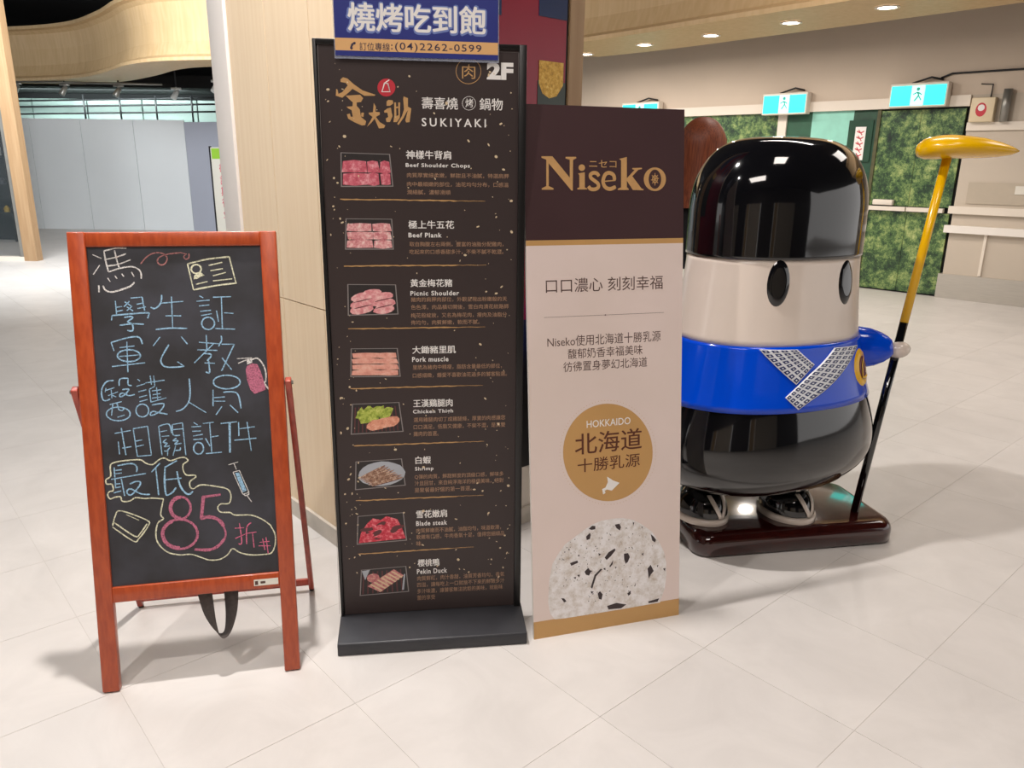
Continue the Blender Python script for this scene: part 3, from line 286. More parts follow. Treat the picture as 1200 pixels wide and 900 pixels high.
MTXT = [["神樣牛背肩","white",0.2488,1.4605,0.1294,0.0236,0.025],["Beef Shoulder Chops","white",0.2469,1.4348,0.1861,0.0143,0.02],["肉質厚實細柔嫩，鮮甜且不油膩，特選肩胛","tan",0.2499,1.4086,0.2972,0.0134,0],["肉中最細嫩的部位，油花均勻分布，口感溫","tan",0.2493,1.3834,0.298,0.0135,0],["潤細膩，濃郁滑順","tan",0.2488,1.3605,0.1268,0.0135,0],["極上牛五花","white",0.2506,1.2627,0.134,0.0232,0.025],["Beef Plank","white",0.25,1.2372,0.0981,0.0139,0.02],["取自胸腹左右兩側，豐富的油脂分配雞肉，","tan",0.2526,1.2105,0.2805,0.014,0],["吃起來的口感香甜多汁，不柴不膩不乾澀。","tan",0.252,1.188,0.2812,0.014,0],["黃金梅花豬","white",0.2522,1.0905,0.1255,0.0231,0.025],["Picnic Shoulder","white",0.2516,1.0643,0.1465,0.0144,0.02],["豬肉的肩胛肉部位，外觀呈現出粉嫩般的天","tan",0.2527,1.0452,0.2919,0.0145,0],["色色澤，肉品橫切開後，雪白肉漬花紋路師","tan",0.2522,1.0219,0.2978,0.0145,0],["梅花般綻放，又名為梅花肉，瘦肉及油脂分","tan",0.2516,0.9968,0.2933,0.0146,0],["佈均勻，肉質鮮嫩，軟而不膩。","tan",0.251,0.9748,0.2094,0.0147,0],["大鋤豬里肌","white",0.2534,0.8852,0.1327,0.024,0.025],["Pork muscle","white",0.252,0.8597,0.1116,0.0156,0.02],["里肌為豬肉中精瘦，脂肪含量最低的部位，","tan",0.2535,0.8349,0.2763,0.0151,0],["口感細緻，鍾愛不喜歡油花過多的饕客點選。","tan",0.2529,0.8091,0.2933,0.0152,0],["王漢鷄腿肉","white",0.2523,0.7145,0.1222,0.0248,0.025],["Chicken Thigh","white",0.2507,0.6909,0.1254,0.0156,0.02],["選用雞腿肉切丁成雞腿條，厚實的肉感讓您","tan",0.2523,0.6657,0.2894,0.0157,0],["口口滿足，低脂又健康，不柴不澀，是其雙","tan",0.2517,0.6419,0.2901,0.0157,0],["雞肉的首選。","tan",0.2512,0.6194,0.0783,0.0158,0],["白蝦","white",0.2551,0.5266,0.0481,0.0252,0.025],["Shrimp","white",0.2529,0.5007,0.0585,0.0162,0.02],["Q彈的肉質，鮮甜鮮度的頂級口感，鮮味多","tan",0.2512,0.4747,0.2861,0.0162,0],["汁且回甘，來自純淨海洋的極值美味，絕對","tan",0.2507,0.4528,0.2867,0.0164,0],["是聚餐最好選的第一首選。","tan",0.2502,0.4294,0.1841,0.0164,0],["雪花嫩肩","white",0.2537,0.3405,0.0988,0.0268,0.025],["Blade steak","white",0.2523,0.3136,0.1004,0.0168,0.02],["肉質鮮嫩而不油膩，油脂均勻，味道軟滑，","tan",0.2525,0.288,0.2773,0.0169,0],["軟嫩有口感，牛肉香氣十足，值得您細細品","tan",0.252,0.2654,0.2893,0.0169,0],["味。","tan",0.2515,0.2427,0.0222,0.017,0],["櫻桃鴨","white",0.2544,0.168,0.0712,0.0259,0.025],["Pekin Duck","white",0.2513,0.1413,0.0993,0.0179,0.02],["肉質鮮紅，肉汁香甜，油質芳香均勻，香氣","tan",0.2516,0.1164,0.2906,0.0174,0],["四溢，讓每吃上一口就捨不下來的鮮嫩多汁","tan",0.2511,0.093,0.2913,0.0175,0],["多汁味濃，讓饕客無法抗拒的美味，就能味","tan",0.2506,0.0695,0.2861,0.0175,0],["蕾的享受","tan",0.2501,0.0459,0.0595,0.0176,0],["壽喜燒","white",0.2964,1.5981,0.1029,0.0321,0.012],["烤","white",0.4211,1.6053,0.0221,0.0231,0.012],["鍋物","white",0.4616,1.5983,0.0668,0.0324,0.012],["SUKIYAKI","white",0.2954,1.5509,0.1847,0.0232,0.015],["2F","white",0.4825,1.6817,0.0762,0.0466,0.05],["肉","gold",0.4119,1.6822,0.0377,0.0385,0.0]]
MPICS = [[[0.0634,1.476],[0.2029,1.4733],[0.21,1.3826],[0.0603,1.3805]],[[0.0697,1.2915],[0.2036,1.2908],[0.206,1.2018],[0.0641,1.202]],[[0.0664,1.1005],[0.2093,1.0983],[0.2144,1.008],[0.0638,1.0059]],[[0.0681,0.9053],[0.209,0.9041],[0.2159,0.8141],[0.0631,0.8162]],[[0.0646,0.7307],[0.2095,0.7328],[0.2202,0.6359],[0.0566,0.6315]],[[0.0676,0.5423],[0.2125,0.5469],[0.2223,0.4555],[0.0621,0.4464]],[[0.0665,0.357],[0.2131,0.3633],[0.2216,0.264],[0.0599,0.2575]],[[0.0699,0.1674],[0.2166,0.1727],[0.2238,0.079],[0.0621,0.0737]]]
MDIV = [[[0.0566,1.3458],[0.5247,1.3429]],[[0.0588,1.1539],[0.5282,1.1555]],[[0.0631,0.9662],[0.5238,0.9658]],[[0.062,0.7795],[0.5166,0.781]],[[0.0653,0.5944],[0.52,0.5961]],[[0.0633,0.41],[0.5179,0.4118]],[[0.0634,0.2239],[0.4816,0.2302]]]
MLOGO = [[[0.0723,1.6714],[0.0795,1.6772],[0.0911,1.6741],[0.1092,1.6589],[0.1322,1.6437],[0.1673,1.6332],[0.1648,1.6304],[0.1364,1.6298],[0.1202,1.6389],[0.104,1.6475],[0.0943,1.6383],[0.0748,1.6232],[0.0574,1.6284],[0.0594,1.6465],[0.0629,1.6443],[0.0647,1.6331],[0.0754,1.6378],[0.0915,1.6562],[0.0859,1.6628],[0.072,1.6647]],[[0.0845,1.629],[0.1246,1.6322],[0.1326,1.6233],[0.1262,1.613],[0.1144,1.6116],[0.114,1.6025],[0.1219,1.5935],[0.1247,1.573],[0.1385,1.5618],[0.1358,1.5514],[0.1262,1.5501],[0.1051,1.5589],[0.0889,1.5677],[0.0858,1.5791],[0.0942,1.5816],[0.0962,1.5725],[0.1022,1.5737],[0.0993,1.5908],[0.0901,1.5952],[0.0855,1.5996],[0.1021,1.6011],[0.1037,1.6114],[0.0935,1.6202]],[[0.1263,1.5845],[0.1335,1.5846],[0.1318,1.5732],[0.1247,1.5742]],[[0.1618,1.6115],[0.1674,1.6013],[0.1657,1.5876],[0.1776,1.5867],[0.1774,1.5798],[0.1664,1.5738],[0.1767,1.5602],[0.192,1.5513],[0.1882,1.5443],[0.1737,1.5429],[0.1627,1.5692],[0.1527,1.5575],[0.1404,1.5469],[0.153,1.5667],[0.1569,1.5737],[0.1476,1.5804],[0.1465,1.5849],[0.1585,1.5863]],[[0.1976,1.6157],[0.2025,1.6203],[0.2145,1.6195],[0.2166,1.6115],[0.2068,1.6045],[0.1973,1.6043]],[[0.1897,1.5904],[0.1995,1.5974],[0.2091,1.5999],[0.2111,1.5862],[0.2132,1.5771],[0.2055,1.5608],[0.1959,1.5606],[0.1938,1.5698],[0.2011,1.5745],[0.1991,1.586],[0.1907,1.5858]],[[0.2191,1.6139],[0.2239,1.614],[0.224,1.5773],[0.2301,1.5797],[0.2299,1.6141],[0.2358,1.6142],[0.2335,1.5729],[0.2248,1.5611],[0.2151,1.561],[0.218,1.5772]],[[0.2235,1.6025],[0.2308,1.6038],[0.2306,1.5992],[0.2234,1.5979]],[[0.2459,1.6304],[0.2577,1.6261],[0.2572,1.6032],[0.2667,1.5988],[0.261,1.5618],[0.2513,1.5605],[0.249,1.5662],[0.2569,1.594],[0.252,1.587],[0.2444,1.5731],[0.2294,1.5531],[0.2259,1.5565],[0.2397,1.5776],[0.2462,1.5961],[0.2445,1.6236]]]
MCIR = [[0.2233,1.6537],[0.2225,1.6484],[0.2205,1.6434],[0.2174,1.6388],[0.2133,1.6349],[0.2085,1.6319],[0.2032,1.6301],[0.1976,1.6293],[0.192,1.6298],[0.1868,1.6314],[0.1822,1.6342],[0.1783,1.6379],[0.1755,1.6423],[0.1738,1.6473],[0.1734,1.6526],[0.1742,1.6578],[0.1762,1.6629],[0.1793,1.6675],[0.1834,1.6713],[0.1882,1.6742],[0.1935,1.6761],[0.1991,1.6768],[0.2046,1.6764],[0.2098,1.6748],[0.2144,1.6721],[0.2183,1.6684],[0.2211,1.664],[0.2228,1.659]]
MHOE = [[0.207,1.6737],[0.1932,1.6643],[0.1854,1.6415],[0.208,1.6421],[0.2027,1.6639]]
MR1 = [[0.4657,1.7032],[0.4648,1.6956],[0.4622,1.6885],[0.4579,1.6819],[0.4522,1.6765],[0.4455,1.6723],[0.4379,1.6696],[0.43,1.6685],[0.4221,1.6692],[0.4146,1.6715],[0.4079,1.6754],[0.4024,1.6806],[0.3982,1.6868],[0.3957,1.6939],[0.3948,1.7013],[0.3958,1.7088],[0.3985,1.7159],[0.4027,1.7223],[0.4083,1.7278],[0.4151,1.7319],[0.4225,1.7346],[0.4304,1.7357],[0.4382,1.7351],[0.4457,1.7328],[0.4524,1.729],[0.458,1.7239],[0.4622,1.7176],[0.4648,1.7106],[0.4657,1.7032]]
MR2 = [[0.4503,1.6166],[0.4494,1.6108],[0.4466,1.6056],[0.4424,1.6014],[0.437,1.5987],[0.4311,1.5976],[0.4252,1.5984],[0.4199,1.6009],[0.4157,1.605],[0.413,1.6101],[0.4121,1.6158],[0.4131,1.6215],[0.4158,1.6267],[0.4201,1.6309],[0.4254,1.6336],[0.4313,1.6346],[0.4372,1.6339],[0.4425,1.6314],[0.4467,1.6274],[0.4494,1.6223],[0.4503,1.6166]]
MBORDER = [[-0.0055,0.0108],[0.0141,1.7614],[0.574,1.7553],[0.588,0.0191]]
STXT = [["燒烤吃到飽","white",0.1005,1.7957,0.376,0.0713,0.03],["燒烤吃到飽","outline",0.0986,1.7939,0.3803,0.0745,0.065],["訂位專線","ink",0.1286,1.7462,0.0826,0.0209,0.0],[":(04)2262-0599","ink",0.2146,1.7453,0.2514,0.0244,0.004]]
SGN = {"q":[[0.065,1.8741],[0.5124,1.8904],[0.513,1.7393],[0.0628,1.7376]],"band":[[0.0623,1.777],[0.5128,1.7798],[0.513,1.7461],[0.0624,1.7451]],"phone":[[0.1025,1.7509],[0.1065,1.762],[0.1148,1.7677],[0.1194,1.7657],[0.1169,1.7605],[0.1134,1.7611],[0.109,1.7544],[0.1107,1.7511],[0.107,1.7466]]}
NTXT = [["ニセコ","gold",0.2077,1.5044,0.0901,0.0213,0.01],["口口濃心 刻刻幸福","brown",0.0612,1.1277,0.3978,0.0439,0.0],["Niseko使用北海道十勝乳源","brown",0.0632,0.9598,0.3896,0.0344,0.0],["馥郁奶香幸福美味","brown",0.1302,0.9199,0.2582,0.0321,0.0],["彷彿置身夢幻北海道","brown",0.1151,0.8791,0.2902,0.0323,0.0],["HOKKAIDO","white",0.1918,0.6937,0.1537,0.0236,0.005],["北海道","darkbrown",0.1511,0.608,0.235,0.0697,0.012],["十勝乳源","darkbrown",0.1595,0.5485,0.2199,0.0451,0.006]]
NL = {"poly":[[[0.0545,1.5346],[0.0888,1.5351],[0.1438,1.4732],[0.1445,1.5261],[0.131,1.5294],[0.131,1.534],[0.1652,1.5345],[0.1651,1.5299],[0.155,1.5255],[0.1531,1.4349],[0.1484,1.4356],[0.0769,1.5147],[0.0758,1.4481],[0.091,1.4419],[0.091,1.4376],[0.0534,1.4375],[0.0535,1.4417],[0.0681,1.4481],[0.0695,1.5251],[0.0544,1.5301]],[[0.1938,1.5031],[0.1933,1.5001],[0.1917,1.4974],[0.1894,1.4953],[0.1864,1.4939],[0.1831,1.4934],[0.1798,1.4938],[0.1769,1.4952],[0.1746,1.4972],[0.1731,1.4999],[0.1726,1.5028],[0.1732,1.5058],[0.1747,1.5085],[0.1771,1.5106],[0.18,1.512],[0.1833,1.5125],[0.1866,1.5121],[0.1895,1.5108],[0.1918,1.5087],[0.1933,1.506]],[[0.1713,1.4858],[0.1929,1.4896],[0.1925,1.4451],[0.2003,1.4415],[0.2003,1.4386],[0.168,1.4385],[0.168,1.4421],[0.1747,1.445],[0.1751,1.4806]],[[0.3067,1.5301],[0.333,1.5366],[0.333,1.4728],[0.3595,1.4983],[0.3514,1.5001],[0.3514,1.5037],[0.3842,1.5047],[0.3842,1.5011],[0.3718,1.4985],[0.3514,1.4791],[0.3831,1.4421],[0.3906,1.4403],[0.3898,1.4366],[0.3535,1.4376],[0.333,1.4655],[0.333,1.4456],[0.3391,1.4412],[0.3391,1.4376],[0.3025,1.4375],[0.3025,1.4411],[0.3134,1.4455],[0.3136,1.5266]],[[0.4676,1.4708],[0.4671,1.4645],[0.4654,1.4584],[0.4626,1.4527],[0.4588,1.4475],[0.454,1.443],[0.4485,1.4394],[0.4425,1.4367],[0.436,1.4351],[0.4293,1.4345],[0.4226,1.4351],[0.4162,1.4367],[0.4101,1.4393],[0.4046,1.4429],[0.3999,1.4473],[0.396,1.4524],[0.3932,1.458],[0.3915,1.4641],[0.3909,1.4703],[0.3914,1.4765],[0.3931,1.4825],[0.3959,1.4881],[0.3997,1.4933],[0.4044,1.4977],[0.4098,1.5013],[0.4158,1.504],[0.4222,1.5057],[0.4289,1.5063],[0.4355,1.5058],[0.442,1.5043],[0.4481,1.5017],[0.4536,1.4982],[0.4584,1.4938],[0.4623,1.4887],[0.4652,1.4831],[0.467,1.477]]],"hole":[[0.4508,1.4707],[0.4503,1.4641],[0.4488,1.4579],[0.4462,1.4523],[0.4428,1.4476],[0.4387,1.4441],[0.4341,1.4419],[0.4293,1.4412],[0.4244,1.4419],[0.4198,1.444],[0.4157,1.4475],[0.4122,1.4521],[0.4096,1.4577],[0.408,1.4639],[0.4074,1.4704],[0.408,1.4769],[0.4095,1.4831],[0.4121,1.4886],[0.4155,1.4933],[0.4195,1.4968],[0.4241,1.499],[0.4289,1.4998],[0.4337,1.4991],[0.4383,1.497],[0.4425,1.4935],[0.4459,1.4889],[0.4486,1.4834],[0.4502,1.4772]],"stroke":[[0.011,[[0.2395,1.4782],[0.2324,1.4867],[0.2205,1.488],[0.2118,1.4826],[0.2125,1.4737],[0.2243,1.4649],[0.2362,1.456],[0.2369,1.4452],[0.2261,1.4394],[0.2122,1.4401],[0.2044,1.448]]],[0.005,[[0.2522,1.4625],[0.2948,1.4664]]],[0.0115,[[0.2916,1.4664],[0.2884,1.4815],[0.2744,1.4885],[0.2603,1.483],[0.253,1.4632],[0.2601,1.446],[0.2762,1.4403],[0.2956,1.4472]]]],"pat":[[[0.4153,1.4679],[0.4428,1.4732]],[[0.429,1.4892],[0.4292,1.4514]],[[0.4186,1.4825],[0.4396,1.4585]],[[0.4196,1.4576],[0.4386,1.4834]],[[0.4374,1.4706],[0.4368,1.4664],[0.435,1.4628],[0.4323,1.4604],[0.4291,1.4595],[0.4259,1.4603],[0.4232,1.4627],[0.4214,1.4663],[0.4207,1.4705],[0.4214,1.4747],[0.4231,1.4782],[0.4258,1.4806],[0.429,1.4815],[0.4322,1.4807],[0.4349,1.4783],[0.4368,1.4748],[0.4374,1.4706]]]}
NC = [[0.4266,0.5904],[0.4257,0.5719],[0.4227,0.5537],[0.4177,0.5362],[0.4107,0.5196],[0.4019,0.5041],[0.3913,0.49],[0.3791,0.4773],[0.3654,0.4663],[0.3505,0.4571],[0.3345,0.4498],[0.3177,0.4446],[0.3003,0.4414],[0.2825,0.4403],[0.2646,0.4414],[0.2467,0.4445],[0.2291,0.4497],[0.2121,0.4568],[0.1959,0.4658],[0.1806,0.4764],[0.1664,0.4887],[0.1536,0.5024],[0.1421,0.5173],[0.1323,0.5332],[0.1242,0.55],[0.1178,0.5674],[0.1133,0.5852],[0.1107,0.6032],[0.11,0.6212],[0.1112,0.639],[0.1143,0.6563],[0.1193,0.673],[0.1261,0.6889],[0.1345,0.7038],[0.1446,0.7174],[0.1562,0.7297],[0.1691,0.7405],[0.1833,0.7496],[0.1985,0.757],[0.2146,0.7625],[0.2313,0.7662],[0.2485,0.7678],[0.266,0.7675],[0.2836,0.7651],[0.301,0.7607],[0.3181,0.7544],[0.3346,0.7462],[0.3503,0.7361],[0.3649,0.7244],[0.3784,0.7111],[0.3906,0.6965],[0.4012,0.6806],[0.4101,0.6637],[0.4171,0.646],[0.4223,0.6277],[0.4255,0.6091]]
NDOT = [[0.4382,0.5893],[0.4379,0.5777],[0.4368,0.5662],[0.435,0.5549],[0.4325,0.5438],[0.4292,0.533],[0.4251,0.5224],[0.4204,0.5123],[0.415,0.5025],[0.409,0.4932],[0.4023,0.4844],[0.395,0.4762],[0.3872,0.4685],[0.3788,0.4614],[0.37,0.455],[0.3607,0.4492],[0.351,0.4442],[0.3409,0.4398],[0.3306,0.4362],[0.3199,0.4333],[0.3091,0.4312],[0.298,0.4298],[0.2869,0.4292],[0.2757,0.4294],[0.2645,0.4304],[0.2533,0.4321],[0.2422,0.4345],[0.2313,0.4377],[0.2205,0.4416],[0.2099,0.4462],[0.1996,0.4515],[0.1896,0.4574],[0.18,0.4639],[0.1708,0.471],[0.162,0.4787],[0.1536,0.4869],[0.1458,0.4956],[0.1385,0.5047],[0.1317,0.5142],[0.1256,0.5241],[0.12,0.5343],[0.1151,0.5448],[0.1108,0.5555],[0.1072,0.5665],[0.1042,0.5775],[0.102,0.5887],[0.1004,0.5999],[0.0995,0.6111],[0.0993,0.6222],[0.0998,0.6333],[0.1011,0.6443],[0.103,0.6551],[0.1055,0.6657],[0.1088,0.676],[0.1127,0.686],[0.1172,0.6957],[0.1223,0.705],[0.1281,0.7139],[0.1344,0.7223],[0.1413,0.7303],[0.1487,0.7377],[0.1566,0.7446],[0.165,0.751],[0.1738,0.7567],[0.1829,0.7618],[0.1925,0.7662],[0.2024,0.77],[0.2125,0.7731],[0.2229,0.7756],[0.2335,0.7773],[0.2443,0.7782],[0.2552,0.7785],[0.2661,0.778],[0.2771,0.7768],[0.288,0.7749],[0.2989,0.7722],[0.3097,0.7689],[0.3203,0.7648],[0.3307,0.76],[0.3409,0.7546],[0.3507,0.7485],[0.3603,0.7418],[0.3694,0.7344],[0.3781,0.7265],[0.3864,0.7181],[0.3942,0.7091],[0.4014,0.6997],[0.4081,0.6899],[0.4142,0.6796],[0.4196,0.669],[0.4244,0.6582],[0.4285,0.647],[0.4319,0.6357],[0.4346,0.6242],[0.4365,0.6126],[0.4377,0.6009]]
NMAP = [[0.2619,0.5254],[0.284,0.5098],[0.3063,0.4995],[0.2951,0.4901],[0.2783,0.4761],[0.2617,0.4816],[0.2534,0.4789],[0.2561,0.4706],[0.2478,0.4663],[0.2441,0.4852],[0.2562,0.4891],[0.2646,0.5067]]
NICE = [[0.0732,0.0595],[0.0572,0.0818],[0.0509,0.1208],[0.0554,0.1956],[0.0682,0.2526],[0.0876,0.2819],[0.1123,0.3131],[0.1671,0.3458],[0.2057,0.3675],[0.239,0.3767],[0.278,0.3798],[0.3173,0.3776],[0.357,0.3657],[0.3914,0.3439],[0.4262,0.3148],[0.4497,0.2814],[0.4706,0.2397],[0.4798,0.1993],[0.4813,0.1541],[0.4747,0.1043],[0.4572,0.0571],[0.3169,0.0559],[0.237,0.0561],[0.1585,0.0568],[0.1142,0.057]]
NCHIP = [[[0.1957,0.3554],[0.2085,0.3645],[0.2195,0.3615],[0.2194,0.3508],[0.2056,0.3504]],[[0.1862,0.3299],[0.2,0.3415],[0.2027,0.3331],[0.1998,0.3201],[0.1888,0.3173]],[[0.2891,0.358],[0.306,0.3591],[0.3116,0.3459],[0.3071,0.3357],[0.2947,0.3454]],[[0.4204,0.3084],[0.4321,0.2975],[0.4409,0.2853],[0.4369,0.2765],[0.4264,0.2845]],[[0.2677,0.3316],[0.2766,0.3229],[0.2733,0.3223]],[[0.1288,0.2467],[0.1551,0.2521],[0.1578,0.2441],[0.1331,0.2364]],[[0.1795,0.2096],[0.1934,0.2212],[0.1989,0.2122],[0.2044,0.2087],[0.196,0.1936],[0.1849,0.1979]],[[0.2522,0.2481],[0.2663,0.2652],[0.2889,0.2757],[0.2917,0.2688],[0.2747,0.2504],[0.2594,0.2389]],[[0.3217,0.252],[0.3371,0.2526],[0.344,0.238],[0.3371,0.2224],[0.3285,0.2154],[0.3228,0.2327]],[[0.4094,0.1871],[0.421,0.1993],[0.4328,0.1753],[0.4212,0.163],[0.4142,0.1501]],[[0.0961,0.1299],[0.107,0.1271],[0.115,0.116],[0.1068,0.113]],[[0.2262,0.126],[0.2347,0.1329],[0.2442,0.1204],[0.2401,0.1017],[0.2305,0.106]],[[0.1553,0.2671],[0.1609,0.2728],[0.163,0.2649]],[[0.0998,0.2679],[0.1105,0.2595],[0.1051,0.2602]],[[0.1229,0.2957],[0.1284,0.2965],[0.1272,0.2882]],[[0.1408,0.1947],[0.1501,0.1966],[0.1478,0.1883]],[[0.1535,0.2015],[0.1628,0.2023],[0.1611,0.1917]],[[0.3342,0.1091],[0.3469,0.1183],[0.3469,0.1061],[0.3388,0.1]],[[0.386,0.2431],[0.3946,0.2447],[0.3929,0.235]],[[0.4681,0.1786],[0.477,0.1795],[0.4753,0.1674]],[[0.2011,0.1381],[0.2122,0.1347],[0.2038,0.1284]],[[0.2598,0.0763],[0.294,0.082],[0.3313,0.0704],[0.3112,0.0597],[0.2654,0.0632]],[[0.2689,0.2157],[0.2831,0.2356],[0.2808,0.2211],[0.2717,0.2115]],[[0.2299,0.2675],[0.2394,0.2608],[0.2315,0.2575]],[[0.2464,0.2108],[0.2548,0.2123],[0.2548,0.203]],[[0.2012,0.1518],[0.2155,0.1934],[0.238,0.212],[0.2435,0.2084],[0.221,0.1871],[0.2067,0.1455]],[[0.4128,0.0687],[0.4541,0.0735],[0.4483,0.0619],[0.4146,0.0616]],[[0.4445,0.1932],[0.4503,0.1946],[0.4474,0.186]],[[0.2887,0.2101],[0.2955,0.2102],[0.2921,0.203]],[[0.3542,0.3595],[0.3599,0.3561],[0.3559,0.3441]],[[0.3857,0.3392],[0.3914,0.3374],[0.388,0.3313]]]
NLINE = [[0.0535,1.0538],[0.4641,1.052]]
ST = {"eye1":[-2.0001,1.1012,0.2],"eye2":[-1.1824,1.0925,0.1],"bands":{"y305":[-2.0838,1.1825,0.1],"y403":[-1.9884,0.87,0.2],"y482":[-1.9417,0.6412,0.1]},"A":[[-2.1364,0.8675,0.1],[-1.749,0.8638,0.2],[-1.5835,0.805,0.2],[-1.7509,0.7375,0.1]],"B":[[-1.3732,0.8575,0.1],[-0.9487,0.8475,0.0],[-1.7314,0.6475,0.1],[-1.8483,0.6938,0.2]],"badge":[-0.6879,0.7562,0.4],"blue":{}}
PROF = [[0.25,0.0],[0.255,0.2508],[0.268,0.3344],[0.3,0.4128],[0.36,0.4765],[0.42,0.5016],[0.5,0.4985],[0.6,0.4692],[0.72,0.4253],[0.86,0.3887],[1.0,0.3678],[1.16,0.3511],[1.28,0.349],[1.38,0.3459],[1.46,0.3281],[1.52,0.2957],[1.56,0.2581],[1.585,0.2142],[1.6,0.162],[1.608,0.0836],[1.611,0.0]]
BC = [1.0088,3.0103,0.0]
# ================================================================== SETTING
# ---- floor: square vinyl tiles laid on the diagonal
FD = Vector((.749, .663, 0)).normalized(); FE = Vector((FD.y, -FD.x, 0))
TS = .4965; O1 = .415; O2 = -.70
floor = thing('floor', None, None, (0, 0, 0), kind='structure')
box('subfloor', -26, 16, -6, 26, -.05, -.0012, JOINT, floor)
def tile_at(i, j): return FD * (O1 + i * TS) + FE * (O2 + j * TS)
tl = []
for i in range(-50, 60):
    for j in range(-60, 50):
        q = tile_at(i + .5, j + .5)
        if -15 < q.x < 9.5 and -3 < q.y < 22:
            d = Vector((q.x, q.y, 0)) - cam.location; zc = d.dot(Fw)
            vis = zc > .3 and abs(d.dot(R2) / zc) < .78 and -.62 < d.dot(U2) / zc < .36
            tl.append((0 if vis else 1, d.length, i, j, q))
tl.sort(key=lambda t: (t[0], t[1]))
g = .0007; h = TS / 2 - g
me0 = None
tv = [FD * a * h + FE * b * h + Vector((0, 0, c)) for c in (-.004, 0) for a, b in ((-1, -1), (-1, 1), (1, 1), (1, -1))]
for k, (vis, d, i, j, q) in enumerate(tl[:290]):
    if me0 is None:
        o = mesh('tile', tv, BOXF, TILE, floor); me0 = o.data
        o.location = q
    else:
        o = bpy.data.objects.new('tile', me0); C.objects.link(o); o.parent = floor; o.location = q
V = []; F = []
for (vis, d, i, j, q) in tl[290:]:
    k = len(V); V += [p + q for p in tv]; F += [tuple(k + a for a in f) for f in BOXF[1:]]
mesh('tile', V, F, TILE, floor, kind='stuff')
# ---- ceilings (open black void over the hall)
cl = thing('ceiling', None, None, (0, 5, 4.6), kind='structure')
box('slab', -26, 16, -6, 26, 4.6, 4.7, BLACKC, cl)
box('low_slab', -22, -1, 17.3, 24, 2.95, 3.2, BLACKC, cl)
for y in (11.2, 12.6): mesh('duct', *tube([(-14, y, 4.35), (-3, y + .4, 4.35)], .12, 12), DARKM, cl, smooth=True)
# ---- unseen wall panels behind the camera, invented for reflections on the statue
wf = thing('unseen_wall_front', None, None, (0, -5.6, 0), kind='structure')
DKS = mat('dark_reflection_panel', rgb(52, 46, 44), .5, noise=.3, nscale=1.5)
box('upper_band', -12, 12, -5.8, -5.6, 2.5, 4.6, DKS, wf)
for x0, x1, m_ in ((-12, -8.2, DKS), (-8.1, -5.2, BEIGE), (-5.1, -2.6, DKS), (-2.5, -1.9, RIBW), (-1.8, .6, BEIGE), (.7, 3.2, DKS), (3.3, 3.9, RIBW), (4.0, 7.4, BEIGE), (7.5, 12, DKS)):
    box('reflection_panel', x0, x1, -5.8, -5.6, 0, 2.48, m_, wf)
# ---- wood ribbon bulkhead snaking under the ceiling
rb = thing('trim_1', None, None, (0, 10.8, 3), kind='structure')
pth = [(-14.5, 17.6), (-12.2, 17.0), (-10.2, 16.75), (-8.7, 16.1), (-7.5, 14.95), (-6.5, 13.75), (-5.6, 13.1), (-4.3, 12.8), (-2.3, 12.45), (-.6, 11.75), (.82, 10.6), (2.15, 9.02), (3.12, 7.84), (4.4, 6.2), (6.4, 3.6)]
pp = smooth_pts([(x, y, 0) for x, y in pth], 6)
WD = [1.25 if p[0] < -9.5 or p[0] > .2 else .85 for p in pp]
V = []; F = []; mi = []
for i, p in enumerate(pp):
    a = Vector(pp[max(i - 1, 0)]); b = Vector(pp[min(i + 1, len(pp) - 1)]); t = (b - a).normalized(); nn = Vector((t.y, -t.x, 0))  # towards viewer
    p = Vector(p)
    prof = [(-WD[i], 3.04), (-WD[i], 3.0), (0, 3.0), (0, 3.05), (-.10, 3.10), (-.16, 3.3), (-.17, 3.6), (-.14, 3.88), (-.08, 3.94), (0, 3.96), (0, 4.02), (-WD[i], 4.02)]
    V += [p + nn * c + Vector((0, 0, z)) for c, z in prof]
    if i:
        n = len(prof); k = i * n
        F += [(k - n + j, k + j, k + j + 1, k - n + j + 1) for j in range(n - 1)]
mesh('bulkhead_fascia', V, F, RIBW, rb, smooth=False)
# ---- right wall with leaf printed doors
wu = Vector((.7108, -.7034, 0)); WR = Fr((4.553, 9.955, 0), wu, (0, 0, 1))
wr = thing('wall_right', None, None, (4.553, 9.955, 0), kind='structure')
frbox('upper_wall', WR, -7.5, 6.5, 2.32, 4.6, -.12, 0, PLASTER, wr)
frbox('door_head', WR, -7.5, .9, 2.2, 2.32, -.12, .03, LTRIM, wr)
frbox('backing', WR, -7.5, 6.5, 0, 2.2, -.2, -.1, BLACKG, wr)
for s0, s1 in ((-7.4, -6.2), (-6.18, -5.0), (-4.98, -3.8), (-3.78, -2.62), (-2.6, -1.42)):
    frbox('leaf_panel', WR, s0, s1, .02, 2.2, -.06, -.03, LEAF, wr)
frbox('mullion', WR, -1.42, -1.3, 0, 2.2, -.08, .0, LTRIM, wr)
frbox('lobby_panel', WR, -1.3, -.96, .02, 2.2, -.06, -.03, mat('dark_green_panel', rgb(40, 88, 64), .5, noise=.2), wr)
frbox('lobby_panel', WR, -.96, -.42, 1.78, 2.2, -.06, -.03, mat('mint_glass', rgb(150, 214, 196), .3, noise=.1), wr)
frbox('lobby_panel', WR, -.96, -.42, .02, 1.76, -.06, -.03, mat('petrol_blue_panel', rgb(36, 84, 124), .5, noise=.2), wr)
frbox('leaf_panel', WR, -.42, -.12, .02, 2.2, -.06, -.03, mat('deep_green_print', rgb(30, 74, 52), .5, noise=.4, nscale=10), wr)
